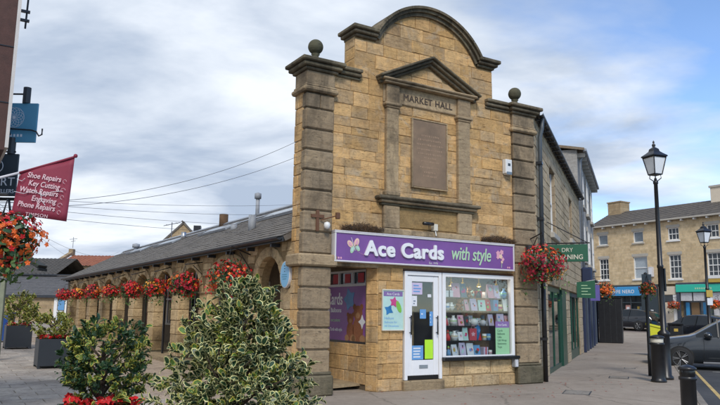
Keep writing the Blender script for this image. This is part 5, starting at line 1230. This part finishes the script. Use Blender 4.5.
for x0, x1, z0, z1 in courses(.02, L1, 2.47, 6.05, .2, .27, .38, .7, rg)+courses(.02, 1.82, .0, 2.47, .22, .32, .4, .6, rg)+courses(6.4, 7.6, 0, 2.47, .22, .32, .4, .6, rg)+courses(11.35, L1, 0, 2.47, .22, .32, .4, .6, rg):
    if holes(x0, x1, z0, z1):
        for a, b, c, d in WH:
            if x0 < a < x1: x1 = a
            elif x0 < b < x1: x0 = b
        if holes(x0, x1, z0, z1) or x1-x0 < .08: continue
    if x1 < 8.4: block_obj([(x0, z0), (x1, z0), (x1, z1), (x0, z1)], w1, 'street_stone', rg.uniform(-.008, .003), .05, .005, .01); nb1 += 1
    else: far.box(x0+.005, x1-.005, rg.uniform(-.008, .003), .05, z0+.005, z1-.005, b=.01)
far.build('far_stones', 'street_stone', w1, kind='stuff')
for a, b, c, d in WH:
    wn = B(a, b, .13, .15, c, d).build('window', 'window_dark', b1); B(a-.12, b+.12, -.1, .12, c-.16, c, b=.02).build('sill', 'sill', wn)
    for x in (a, (a+b)/2-.025, b-.05): B(x, x+.05, .09, .13, c+.01, d).build('glazing_bar', 'window_white', wn)
    B(a, b, .095, .128, (c+d)/2-.03, (c+d)/2+.03).build('meeting_rail', 'window_white', wn); B(a-.15, b+.15, -.012, .1, d, d+.22, b=.012).build('lintel', 'street_stone', wn)
B(-.1, L1, -.04, 1.2, 6.02, 6.06).build('soffit', 'gutter', b1)
V = [(-.0, -.13, 6.06), (L1, -.13, 6.06), (L1, D/2, 6.9), (0, D/2, 6.9), (L1, D+.2, 6.06), (0, D+.2, 6.06), (0, -.13, 6.0), (L1, -.13, 6.0)]
MB().add(V, [(0, 1, 2, 3), (3, 2, 4, 5), (6, 7, 1, 0)]).build('roof', 'slate', b1)
gt = MB(); V = []; ss = frange(.0, L1, 1)
for s in ss:
    for i in range(7): a = math.pi*i/6; V.append((s, -.17-.055*math.cos(a), 6.06-.055*math.sin(a)))
gt.add(V, [(i*7+j, i*7+j+1, (i+1)*7+j+1, (i+1)*7+j) for i in range(len(ss)-1) for j in range(6)]); g1 = gt.build('gutter', 'gutter', b1)
for s in frange(.3, L1-.2, .55): B(s-.03, s+.03, -.2, -.01, 5.965, 5.99).build('gutter_bracket', 'gutter', g1)
MB().tube([(.3, -.17, 6.0), (.3, -.15, 5.75), (.28, -.1, 5.55), (.26, -.09, 2.9)], .05, 10).build('downpipe', 'pipe_grey', b1, True); MB().tube([(.26, -.09, 2.9), (.26, -.09, .0)], .055, 10).build('downpipe', 'black_paint', b1, True)
for z in (.9, 2.2, 3.6, 4.9): B(.17, .35, -.15, .0, z, z+.06).build('pipe_clip', 'black_paint', b1)
# green shop front: large pane and door
for x0, x1, nm, mm in ((1.86, 5.2, 'shop_window', 0), (7.68, 11.25, 'shop_door', 1)):
    f = B(x0, x1, .06, .2, 2.06, 2.2).build(nm, 'bottle_green', b1)
    B(x0, x0+.1, .04, .09, .0, 2.06).build('frame', 'bottle_green', f); B(x1-.1, x1, .04, .09, .0, 2.06).build('frame', 'bottle_green', f); B(x0+.1, x1-.1, .05, .2, .0, .12 if not mm else .3).build('plinth_rail', 'bottle_green', f)
    for q in ((.48,) if not mm else (.3, .62)): B(x0+(x1-x0)*q-.05, x0+(x1-x0)*q+.05, .045, .088, .3 if mm else .12, 2.06).build('mullion', 'bottle_green', f)
    B(x0+.1, x1-.1, .07, .08, .12, 2.06).build('pane', 'green_glass', f)
    B(x0, x1, 1.6, 1.65, 0, 2.2).build('inside_wall', 'interior_wall', f); B(x0, x1, .2, 1.6, -.02, .03).build('inside_floor', 'hessian', f)
B(5.21, 6.38, .0, .3, 0, 2.44).build('green_pilaster', 'bottle_green', b1)
B(1.84, 11.3, -.06, .12, 2.2, 2.44, b=.01).build('fascia', 'trim_stone', b1)
b2 = street_thing('rendered_building', 'tall grey rendered building with navy shop front down the side street', 'building', L1+.02, 0)
L2 = 9.3; mb = MB().box(0, L2, .0, 5.2, 2.75, 8.1).box(0, .3, .0, 5.2, 0, 2.75).box(L2-.3, L2, 0, 5.2, 0, 2.75).box(0, L2, .5, 5.2, 0, 2.75); w2 = mb.build('wall', 'grey_render', b2)
for k in range(3):
    for z0, z1 in ((3.7, 5.2), (6.0, 7.4)):
        x = 1.3+k*2.9; wn = B(x, x+1.0, -.03, .0, z0, z1).build('window', 'window_dark', b2); B(x-.12, x+1.12, -.14, 0, z0-.14, z0-.002, b=.02).build('sill', 'sill', wn)
        for q in (-.06, .47, 1.0): B(x+q, x+q+.06, -.06, -.03, z0, z1).build('frame', 'window_white', wn)
        B(x, x+1.0, -.058, -.031, (z0+z1)/2-.03, (z0+z1)/2+.03).build('meeting_rail', 'window_white', wn); B(x-.1, x+1.1, -.05, 0, z1+.002, z1+.2).build('lintel', 'sill', wn)
MB().add([(-.15, -.3, 8.12), (L2+.2, -.3, 8.12), (L2+.2, 3.0, 8.75), (-.15, 3.0, 8.75), (L2+.2, 5.4, 8.1), (-.15, 5.4, 8.1), (-.15, -.3, 8.02), (L2+.2, -.3, 8.02), (-.15, 3, 8.6), (-.15, 5.4, 7.95)], [(0, 1, 2, 3), (3, 2, 4, 5), (6, 7, 1, 0), (6, 0, 3, 8), (8, 3, 5, 9)]).build('roof', 'stone_slate', b2)
B(-.1, L2, -.38, -.24, 7.98, 8.1, b=.02).build('gutter', 'lead', b2)
for s in frange(.2, L2-.2, .8): B(s-.04, s+.04, -.3, 0, 7.8, 7.97).build('gutter_bracket', 'sill', b2)
MB().tube([(.35, -.3, 8.0), (.35, -.1, 7.7), (.35, -.08, 3.0)], .05, 8).build('downpipe', 'lead', b2, True)
B(.2, .7, .2, .8, 6.1, 6.6).build('corbel_stone', 'peach', b2).location = (-.6, -.1, -.3)
sf = B(0, L2, -.12, .3, 2.5, 3.05, b=.02).build('fascia', 'navy', b2); B(-.02, L2, -.2, .0, 3.05, 3.13, b=.01).build('cornice', 'navy_grey', sf)
B(-.12, .38, -.42, .0, 2.35, 3.3, b=.06).build('console_bracket', 'navy', sf)
for k, x in enumerate((.0, 1.5, 3.0, 4.4, 5.9, 7.4, 8.9)): B(x, x+.28, -.1, .3, .0, 2.5, b=.02).build('pilaster', 'navy' if k % 2 == 0 else 'navy_grey', sf); 
for k, x in enumerate((.0, 1.5, 3.0, 4.4, 5.9, 7.4)): B(x+.28, x+1.5, .2, .22, .5, 2.5).build('pane', 'window_dark', sf); B(x+.28, x+1.5, .05, .3, 0, .5).build('stallriser', 'navy', sf)
# projecting signs and flags
cs = thing('projecting_sign', 'dark green projecting sign with cream lettering beside the big hanging basket', 'sign', ST(1.8, .03, 0), SA-R(90))
B(.0, .95, -.04, .04, 2.75, 3.17, b=.008).build('board', 'sign_green', cs)
text('lettering', 'DRY', 'cream_plastic', cs, (.47, -.043, 2.99), .14, ext=.002); text('lettering', 'CLEANING', 'cream_plastic', cs, (.475, -.043, 2.81), .16, ext=.002, off=.002, sx=.93)
B(-.02, 1.0, -.02, .02, 3.19, 3.22).build('arm', 'black_paint', cs); B(.2, .22, -.02, .02, 3.17, 3.19).build('hanger', 'black_paint', cs); B(.75, .77, -.02, .02, 3.17, 3.19).build('hanger', 'black_paint', cs)
MB().tube([(0, 0, 3.75), (.95, 0, 3.21)], .012, 5).build('stay', 'black_paint', cs)
for nm, s, w_, z0, z1, mat, lab in (('green', 9.5, .66, 2.05, 2.58, 'sign_green', 'green hanging banner with white print below the navy bracket'), ('violet', 12.6, .95, 2.0, 2.6, 'violet_sign', 'violet hanging sign beside the green banner')):
    t = thing('hanging_sign', lab, 'sign', ST(s, .03, 0), SA-R(90)); MB().prism([(.05, z0), (w_, z0-.03), (w_, z1+.06), (.05, z1)] if nm == 'green' else [(.3, z0), (w_-.3, z0), (w_-.3, z1), (.3, z1)], -.015, .015).build('panel', mat, t); MB().tube([(0, 0, z1-.05), (w_-(.3 if nm != 'green' else 0), 0, z1+.08)], .012, 5).build('pole', 'sign_white', t)
    for k in range(4): B(.2+(.15 if nm != 'green' else 0), w_-.15-(.1 if k % 2 else 0)-(.32 if nm != 'green' else 0), -.019, -.015, z0+.1+k*.1, z0+.125+k*.1).build('print', 'pale_green' if nm == 'green' else 'card_lilac', t)
ks = street_thing('kiosk', 'plain black boarded kiosk standing at the end of the side street shops', 'kiosk', 21.2, .15, gz(*ST(21.2, .2)[:2]))
B(0, 1.8, -1.1, 0, 0, 2.2, b=.02).build('body', 'black_paint', ks); B(-.02, 1.82, -1.12, .02, 2.201, 2.25, b=.01).build('roof_cap', 'black_gloss', ks)
for k in range(1, 4): B(-.008, -.001, -1.1+k*.275-.006, -1.1+k*.275+.006, .05, 2.18).build('board_joint', 'dark_grey_plastic', ks)

# ------------------------------------------------------------------ far terrace across the street
nz = .5
nb = thing('far_terrace', 'long yellow stone terrace with sash windows and shop fronts across the street', 'building', N0+Vector((0, 0, 0)), NA)
NL = 30
UP = [(.1, 1.02, 7.0, 7.86, 'g'), (3.36, 4.25, 6.98, 7.86, 'g'), (6.3, 7.2, 6.95, 7.88, 's'), (9.3, 10.2, 6.9, 7.85, 's'), (12.4, 13.3, 6.9, 7.85, 's')]
FLW = [(.1, 1.02, 4.2, 5.9, 's'), (3.28, 4.5, 4.18, 5.9, 'b'), (6.28, 7.26, 4.1, 5.88, 's'), (9.2, 10.25, 4.1, 5.86, 's'), (12.4, 13.4, 4.1, 5.86, 's')]
bands = MB(); XS = sorted({-.45, NL})
def wall_row(z0, z1, hs):
    x = -.45
    for a, b, *_ in hs: bands.box(x, a, 0, .4, z0, z1); x = b
    bands.box(x, NL, 0, .4, z0, z1)
def band(z0, z1): bands.box(-.45, NL, 0, .4, z0, z1)
band(3.75, 4.0)
def winrow(hs):
    zlo, zhi = min(h[2] for h in hs), max(h[3] for h in hs)
    wall_row(zlo, zhi, hs)
    for a, b, c, d, k in hs:
        if c > zlo: bands.box(a, b, 0, .4, zlo, c)
        if d < zhi: bands.box(a, b, 0, .4, d, zhi)
    return zlo, zhi
l0, l1 = winrow(FLW); band(4.0, l0); u0, u1 = winrow(UP); band(l1, u0); band(u1, 8.5)
bands.box(-.45, NL, .41, 8, 0, 8.5)
bands.build('wall', 'far_stone', nb)
for hs in (UP, FLW):
    for a, b, c, d, k in hs:
        wn = B(a, b, .16, .18, c, d).build('window', {'g': 'window_grey', 's': 'window_dark', 'b': 'blind'}[k], nb)
        for x0, x1, z0, z1 in ((a, a+.07, c, d), (b-.07, b, c, d), (a+.07, b-.07, d-.07, d), (a+.07, b-.07, c, c+.08)): B(x0, x1, .08, .16, z0, z1).build('frame', 'window_white', wn)
        B(a-.1, b+.1, -.08, .08, c-.12, c-.002, b=.01).build('sill', 'window_white' if k != 'g' else 'sill', wn); B(a-.1, b+.1, -.01, .03, d+.002, d+.22).build('lintel', 'sill', wn)
        if k in 'sb' : B(a+.07, b-.07, .11, .158, (c+d)/2-.03, (c+d)/2+.03).build('meeting_rail', 'window_white', wn)
        if k == 's':
            n = 3
            for q in range(1, n): x = a+(b-a)*q/n; B(x-.018, x+.018, .12, .157, c+.08, d-.07).build('glazing_bar', 'window_white', wn)
            for f in ((.25, .75) if d-c > 1.2 else ()): z = c+(d-c)*f; B(a+.07, b-.07, .121, .156, z-.016, z+.016).build('glazing_bar', 'window_white', wn)
slopeN = slope('roof', -.75, NL, -.3, 8.5, 3.0, 10.05, 'slate', nb, .4, .28, .006); slope('roof', -.75, NL, 8.7, 8.0, 3.0, 10.05, 'slate', nb, 1.2, .9, .006)
MB().add([(-.45, 0, 8.5), (-.45, 8.4, 8.5), (-.45, 3.0, 9.95)], [(0, 2, 1)]).build('gable', 'far_stone', nb)
B(-.6, NL, -.38, -.22, 8.42, 8.54, b=.02).build('gutter', 'sill', nb)
for x in frange(-.2, NL-1, .98): B(x-.06, x+.06, -.3, 0, 8.3, 8.42).build('gutter_bracket', 'window_white', nb)
B(-.65, .65, 2.4, 3.6, 9.3, 10.85, b=.03).build('chimney', 'rear_stone', nb); B(-.7, .7, 2.35, 3.65, 10.8, 10.9).build('chimney_cap', 'trim_stone', nb)
B(8.4, 9.8, 2.4, 3.6, 9.3, 11.0, b=.03).build('chimney', 'cream_paint', nb); B(8.33, 9.87, 2.33, 3.67, 10.9, 11.05).build('chimney_cap', 'sill', nb)
# blue cafe front
cf = B(.9, 3.95, -.2, .0, 2.9, 3.6, b=.02).build('cafe_fascia', 'fascia_blue', nb)
text('lettering', 'CAFFE NERO', 'paper_white', cf, (2.2, -.205, 3.1), .38, ext=.004, off=.006, spacing=1.1)
B(-.4, 5.3, -.18, .0, 3.601, 3.74).build('cornice', 'slate_sign', cf); B(3.96, 5.3, -.16, .0, .3, 3.6).build('dark_panel', 'slate_sign', cf); B(-.4, .88, -.16, 0, .3, 3.6).build('dark_panel', 'slate_sign', cf)
B(.9, 3.9, .3, .32, .3, 2.88).build('pane', 'window_dark', cf); B(.9, 3.9, -.1, .28, .3, .8).build('stallriser', 'slate_sign', cf); B(.9, 3.9, -.05, .02, 2.36, 2.42).build('transom', 'slate_sign', cf)
for x in (.9, 1.9, 2.9, 3.86): B(x, x+.06, -.06, .02, .8, 2.9).build('mullion', 'slate_sign', cf)
B(2.35, 2.8, .1, .12, 1.2, 2.2).build('poster', 'poster_face', cf); B(2.45, 2.7, .09, .1, 1.75, 2.05).build('poster', 'paper_white', cf)
for x in (1.2, 1.55, 3.3, 3.55): B(x, x+.2, .2, .22, 1.4, 2.1).build('poster', ('copper_red', 'gold', 'hessian', 'card_grey')[int(x*10) % 4], cf)
for x in (4.15, 4.7): B(x, x+.22, -.168, -.161, 1.5, 1.85).build('menu_frame', 'paper_white', cf)
# cream door bay and teal shop
cd_ = B(5.35, 6.75, -.1, .0, 2.95, 3.55, b=.02).build('door_bay', 'cream_paint', nb); B(5.35, 5.65, -.08, 0, .3, 2.94).build('jamb', 'cream_paint', cd_); B(6.5, 6.8, -.08, 0, .3, 2.94).build('jamb', 'window_white', cd_)
dd_ = B(5.66, 6.49, -.03, 0, .55, 2.4).build('cream_door', 'cream_paint', cd_); B(5.66, 6.49, -.02, 0, 2.45, 2.93).build('fanlight', 'window_dark', cd_)
for x in (5.72, 6.11):
    for z0, z1 in ((.65, 1.2), (1.35, 2.3)): B(x, x+.31, -.04, -.03, z0, z1, b=.008).build('door_panel', 'cream_paint', cd_)
B(6.04, 6.1, -.06, -.03, 1.6, 1.75).build('knocker', 'slate_sign', cd_)
ts = B(6.82, 13.5, -.2, 0, 3.12, 3.66, b=.02).build('teal_fascia', 'fascia_teal', nb); B(6.82, 13.5, -.18, .0, 3.66, 3.8).build('cornice', 'navy_grey', ts)
for k in range(8): B(8.3+k*.16, 8.4+k*.16, -.206, -.2, 3.31, 3.43).build('worn_lettering', 'pale_green', ts)
for x in (6.82, 9.0, 11.2, 13.3): B(x, x+.22, -.14, 0, .3, 3.12).build('pilaster', 'navy_grey', ts)
B(7.04, 13.3, .35, .37, .3, 3.1).build('pane', 'window_grey', ts); B(7.04, 13.3, -.1, .3, .3, .85).build('stallriser', 'navy_grey', ts)
for x in (7.1, 8.05, 9.3, 10.25): B(x, x+.85, -.05, -.02, 2.5, 3.08).build('top_panel', 'navy_grey' if False else 'silver_paper', ts)
for x in (7.3, 8.6, 9.8): B(x, x+.28, .2, .22, .9, 2.4).build('display_banner', 'fascia_blue', ts)
B(7.7, 8.3, .24, .26, .9, 2.4).build('display_banner', 'hessian', ts); B(9.35, 9.75, .22, .24, .9, 2.2).build('display_banner', 'paper_white', ts)
B(14, NL, -.1, 0, .3, 3.7).build('plain_shop_front', 'cream_paint', nb)
mb = MB().box(-.45, NL, -3.0, 0, .2, .47); fp = mb.build('far_pavement', 'pavement_tarmac'); fp.location = N0; fp.rotation_euler = (0, 0, NA); fp['kind'] = 'structure'
Np = lambda x, y, z=0: N0+Vector((math.cos(NA)*x-math.sin(NA)*y, math.sin(NA)*x+math.cos(NA)*y, z))
basket('round basket of rust red flowers beside the cream door', Np(6.75, -.5, 2.2), .36, None, 51, [('petal_rust', 4), ('petal_orange', 1)], Np(6.75, 0, 2.8), 160, 160, .06)
basket('orange red basket at the right edge on the teal shop', Np(9.9, -.5, 2.25), .36, None, 52, [('petal_orange', 4), ('petal_red', 2)], Np(9.9, 0, 2.85), 160, 160, .06)
bx = thing('window_box', 'yellow window box under the right hand upper sash window', 'window box', Np(9.2, -.3, 3.75), NA); B(0, 1.1, 0, .3, 0, .28, b=.02).build('trough', 'gold', bx); B(0, 1.1, -.02, .3, .281, .5).build('liner', 'window_white', bx)
sb = thing('wall_sign', 'small white projecting box on the terrace beside the blind window', 'sign', Np(4.7, -.02, 4.3), NA); B(0, .35, -.25, 0, 0, .75, b=.02).build('box', 'silver_paper', sb); B(.04, .31, -.257, -.25, .1, .65).build('face', 'paper_white', sb)

# ------------------------------------------------------------------ cars
def car(lab, loc, rz, paint, L=4.4, W=1.8, Hh=1.5):
    t = thing('parked_car', lab, 'car', loc, rz); h = L/2
    # stations: x, half width, bottom, shoulder z, roof z, roof half width
    st = [(h, .52, .36, .52, .56, .46), (h-.06, .68, .24, .62, .68, .58), (h-.25, .80, .20, .72, .82, .68), (h-.6, .87, .19, .82, .92, .74), (h-1.15, .90, .19, .93, 1.0, .78), (h-1.3, .90, .19, .95, 1.06, .76), (h-1.75, .90, .19, .96, 1.32, .66), (h-2.15, .90, .19, .97, Hh-.03, .62), (h-2.7, .90, .19, .98, Hh, .62), (h-3.3, .90, .19, 1.0, Hh-.04, .61), (h-3.75, .88, .2, 1.02, Hh-.12, .6), (h-4.1, .86, .24, 1.02, 1.22, .64), (h-4.33, .80, .3, .95, 1.02, .66), (h-4.4, .7, .4, .8, .86, .6)]
    k = W/1.8; V = []; rows = 0
    for x, w_, zb, zs, zr, rw in st:
        w_ *= k; rw *= k
        ring = [(0, zb), (w_*.86, zb), (w_*.985, zb+.1), (w_, zb+(zs-zb)*.5), (w_*.985, zs-.1), (w_*.945, zs), (rw, zr-.03), (rw*.85, zr), (0, zr+.015)]
        V += [(x, y, z) for y, z in ring]+[(x, -y, z) for y, z in ring[-2:0:-1]]; n = 16
    F = []; body = []; gl = []
    for i in range(len(st)-1):
        for j in range(n):
            a, b = i*n+j, i*n+(j+1) % n; f = (a, b, b+n, a+n)
            if 5 <= i <= 10 and j in (5, 10): gl.append((i, j, f))
            elif i in (5, 6) and j in (6, 7, 8, 9): gl.append((i, j, f))
            elif i in (10,) and j in (6, 7, 8, 9): gl.append((i, j, f))
            else: body.append(f)
    body += [tuple(range(n)), tuple((len(st)-1)*n+q for q in range(n-1, -1, -1))]
    o = MB().add(V, body).build('body', paint, t, True)
    sides = {'side_window': [f for i, j, f in gl if j == 5], 'side_window ': [f for i, j, f in gl if j == 10], 'windscreen': [f for i, j, f in gl if j in (6, 7, 8, 9) and i < 8], 'rear_window': [f for i, j, f in gl if j in (6, 7, 8, 9) and i >= 8]}
    for nm, fs in sides.items():
        mb = MB(); mb.add(V, fs); used = sorted({q for f in fs for q in f}); mp_ = {q: i for i, q in enumerate(used)}
        MB().add([V[q] for q in used], [tuple(mp_[q] for q in f) for f in fs]).build(nm.strip(), 'car_glass', t, True)
    for e in (-1, 1):
        yw = e*.905*k
        for x in (h-1.35-.55, h-2.75): MB().add([(x-.02, yw-e*.02, .97), (x+.02, yw-e*.02, .97), (x+.02, e*.66*k, Hh-.06), (x-.02, e*.66*k, Hh-.06)], [(0, 1, 2, 3)]).build('door_pillar', 'black_paint', t)
        MB().ball((h-1.62, e*1.0*k, 1.02), .12, 10, 8, .75).build('wing_mirror', paint, t, True)
        B(h-2.45, h-2.25, e*.89*k, e*.93*k, .86, .885, b=.008).build('door_handle', paint, t); B(h-3.45, h-3.25, e*.89*k, e*.93*k, .87, .895, b=.008).build('door_handle', paint, t)
        B(h-3.1, h-1.45, e*.87*k, e*.915*k, .2, .25, b=.01).build('sill_trim', 'car_trim', t)
        for x in (h-2.72, h-1.5): B(x-.004, x+.004, e*.88*k, e*.9025*k, .28, .95).build('door_seam', 'black_paint', t)
        MB().ball((h-.2, e*.62*k, .68), .15, 10, 6, .5).build('headlight', 'silver_paper', t, True)
        for x in (h-.85, h-3.5):
            MB().tube([(x, e*.70*k, .33), (x, e*.915*k, .33)], .365, 28).build('wheel_arch', 'rubber', t)
            wl = MB().lathe((0, 0, 0), [(.18, -.11), (.31, -.11), (.33, -.08), (.33, .08), (.31, .11), (.22, .115)], 28).build('wheel', 'rubber', t, True); wl.location = (x, e*.83*k, .33); wl.rotation_euler = (R(-90)*e, 0, 0)
            MB().lathe((0, 0, 0), [(0, .06), (.2, .05), (.235, .118), (.22, .12), (.195, .075)], 24).build('rim', 'dark_grey_plastic', wl, True)
            for q in range(5):
                a = 2*math.pi*q/5
                for dq in (-.13, .13): MB().tube([(.03*math.cos(a), .03*math.sin(a), .1), (.215*math.cos(a+dq), .215*math.sin(a+dq), .112)], .014, 5).build('spoke', 'alloy', wl)
    B(h-.05, h+.015, -.3*k, .3*k, .42, .53).build('number_plate', 'paper_white', t); B(h-.07, h+.005, -.45*k, .45*k, .56, .66).build('grille', 'black_paint', t)
    return t
hd = Vector((-.927, .375, 0)); lf = Vector((-.375, -.927, 0))
wp = Vector((9.3, 21.15, 0))
c = wp-hd*1.72-lf*.9
car('dark grey hatchback parked nose in to the kerb at the right edge', (c.x, c.y, -.11), math.atan2(hd.y, hd.x), 'car_grey', 4.45, 1.85, 1.56)
p = Np(5.3, -3.6); car('black car parked in front of the blue cafe', (p.x, p.y, gz(p.x, p.y)-.03), NA+math.pi, 'car_black')
car('dark car parked behind the grey hatchback, mostly hidden by its bonnet', (17.6, 36.5, gz(17.6, 36.5)-.11), R(120), 'car_black')

# ------------------------------------------------------------------ lamp posts, bollards, posts, bins
def lamp(lab, loc, h, rz=0, base=True):
    t = thing('street_lamp', lab, 'lamp post', loc, rz, 'heritage lamp posts'); hl = h-1.02
    MB().lathe((0, 0), [(0, 0), (.17, 0), (.17, .06), (.13, .1), (.125, 1.0), (.14, 1.03), (.14, 1.08), (.07, 1.14), (.062, 2.6), (.075, 2.62), (.075, 2.67), (.058, 2.69), (.045, hl-.05), (.06, hl-.03), (.06, hl+.02), (.04, hl+.04), (.03, hl+.1)], 20).build('column', 'black_paint', t, True)
    for a in range(4):
        b = math.pi/4+a*math.pi/2; c_, s_ = math.cos(b), math.sin(b)
        MB().tube([(.03*c_, .03*s_, hl+.02), (.13*c_, .13*s_, hl+.1), (.12*c_, .12*s_, hl+.19)], .012, 6).build('cradle_arm', 'black_paint', t)
    z0, z1 = hl+.19, hl+.62
    def sq(r, z): return [(r*math.cos(math.pi/4+i*math.pi/2), r*math.sin(math.pi/4+i*math.pi/2), z) for i in range(4)]
    for i in range(4):
        a, b, c_, d_ = sq(.15, z0+.02)[i], sq(.15, z0+.02)[(i+1) % 4], sq(.255, z1)[(i+1) % 4], sq(.255, z1)[i]; MB().add([a, b, c_, d_], [(0, 1, 2, 3)]).build('pane', 'lantern_white', t)
        MB().tube([sq(.155, z0)[i], sq(.265, z1)[i]], .014, 5).build('glazing_bar', 'black_paint', t); MB().tube([sq(.265, z1)[i], sq(.265, z1)[(i+1) % 4]], .018, 5).build('top_rail', 'black_paint', t)
        MB().ball(Vector(sq(.28, z1)[i])+Vector((0, 0, .03)), .025, 6, 5).build('corner_knob', 'black_paint', t)
    MB().add(sq(.16, z0-.01)+sq(.16, z0+.02), [(3, 2, 1, 0), (4, 5, 6, 7)]+[(i, (i+1) % 4, (i+1) % 4+4, i+4) for i in range(4)]).build('lantern_floor', 'black_paint', t)
    rf = []; F = []
    for r, dz in ((.31, 0), (.3, .03), (.2, .09), (.13, .14), (.11, .2), (.05, .24)): rf += sq(r, z1+.015+dz)
    for k in range(5): F += [(k*4+i, k*4+(i+1) % 4, (k+1)*4+(i+1) % 4, (k+1)*4+i) for i in range(4)]
    F += [(3, 2, 1, 0), (20, 21, 22, 23)]; MB().add(rf, F).build('lantern_roof', 'black_paint', t)
    MB().lathe((0, 0), [(.05, z1+.24), (.03, z1+.27), (.045, z1+.3), (.04, z1+.33), (.015, z1+.36), (.028, z1+.39), (0, z1+.44)], 10).build('finial', 'black_paint', t, True)
    return t
lp = lamp('tall black heritage lamp post standing by the kerb', (7.24, 16.62, 0), 5.72, R(20))
B(.06, .10, -.06, .06, 2.05, 2.6).build('sign_plate', 'black_paint', lp)
l2 = lamp('farther heritage lamp post with an orange sticker behind the grey car', (14.05, 28.0, gz(14.05, 28)-.1), 5.35, R(20))
B(-.16, .16, -.1, -.085, 2.32, 2.6).build('sticker', 'gold', l2); B(-.14, .14, -.1, -.085, 2.0, 2.28).build('sign_plate', 'paper_white', l2)
def bollard(lab, loc, h, r, bandm):
    t = thing('bollard', lab, 'bollard', loc, 0, 'black bollards by the kerb')
    MB().lathe((0, 0), [(0, 0), (r*1.18, 0), (r*1.18, .04), (r*1.03, .07), (r, .1), (r*.97, h*.78), (r*1.12, h*.79), (r*1.12, h*.83), (r*.95, h*.84)], 24).build('body', 'black_paint', t, True)
    MB().lathe((0, 0), [(r*.95, h*.841), (r*.96, h*.845), (r*.96, h*.925), (r*.95, h*.93)], 24).build('band', bandm, t, True)
    MB().lathe((0, 0), [(r*.95, h*.931), (r*1.14, h*.932), (r*1.14, h*.965), (r*.9, h*.98), (r*.45, h), (0, h*1.01)], 24).build('cap', 'black_paint', t, True)
    return t
bollard('thick black bollard with a cream band in front of the lamp post', (6.78, 15.95, 0), 1.04, .145, 'cream_plastic')
bollard('slim black bollard cut by the bottom edge on the right', (4.24, 9.1, 0), .86, .098, 'black_gloss')
sp = thing('sign_post', 'slender black post just left of the lamp post', 'post', (7.24, 17.5, 0)); MB().lathe((0, 0), [(0, 0), (.05, 0), (.05, .5), (.042, .52), (.042, 2.5), (.05, 2.52), (0, 2.56)], 12).build('shaft', 'black_paint', sp, True); B(-.12, .12, -.06, -.045, 2.15, 2.5).build('plate', 'slate_sign', sp)
basket('red and orange flower basket on the slender black post', Vector((7.24, 17.42, 2.16)), .17, None, 61, [('petal_rust', 3), ('petal_orange', 2), ('petal_gold', 1)], Vector((7.24, 17.5, 2.5)), 130, 120, .035)
gr = thing('grit_bin', 'yellow grit bin behind the cream banded bollard', 'bin', (11.05, 26.0, gz(11.18, 26)), R(-12)); gr.scale = (.8, .8, 1)
MB().add([(-.32, -.25, 0), (.32, -.25, 0), (.36, -.3, .95), (-.36, -.3, 1.1), (-.32, .25, 0), (.32, .25, 0), (.36, .3, .95), (-.36, .3, 1.1)], [(0, 1, 2, 3), (1, 5, 6, 2), (5, 4, 7, 6), (4, 0, 3, 7)]).build('tub', 'grit_yellow', gr)
MB().add([(-.4, -.34, 1.11), (.4, -.34, .955), (.4, .34, .955), (-.4, .34, 1.11), (-.4, -.34, 1.18), (.4, -.34, 1.03), (.4, .34, 1.03), (-.4, .34, 1.18)], [(3, 2, 1, 0), (4, 5, 6, 7), (0, 1, 5, 4), (1, 2, 6, 5), (2, 3, 7, 6), (3, 0, 4, 7)]).build('lid', 'grit_yellow', gr); B(-.15, .15, -.31, -.28, .5, .56).build('worn_label', 'gold', gr)
lb = thing('litter_bin', 'black litter bin with gold emblem behind the grey car bonnet', 'bin', (13.55, 30.0, gz(13.55, 30)), R(-15))
B(-.28, .28, -.28, .28, 0, 1.05, b=.03).build('body', 'black_paint', lb); B(-.32, .32, -.32, .32, 1.06, 1.16, b=.03).build('hood', 'black_gloss', lb); B(-.08, .08, -.29, -.279, .8, .92).build('emblem', 'gold', lb); B(-.2, .2, -.285, -.279, .94, 1.03).build('opening', 'rubber', lb)
# fallen petals and leaves on the pavement
mb = MB()
for k in range(60):
    u_, v_ = rnd.uniform(1, 7), rnd.uniform(-2.2, .2)
    p = H(u_, v_, .006); r = rnd.uniform(.012, .03); mb.add([(p.x-r, p.y, .006), (p.x, p.y-r*.7, .01), (p.x+r, p.y, .006), (p.x, p.y+r*.7, .012)], [(0, 1, 2, 3)])
tag(mb.build('fallen_leaves', 'petal_rust', None, kind='stuff'), 'small fallen petals and leaves scattered on the pavement', 'litter')
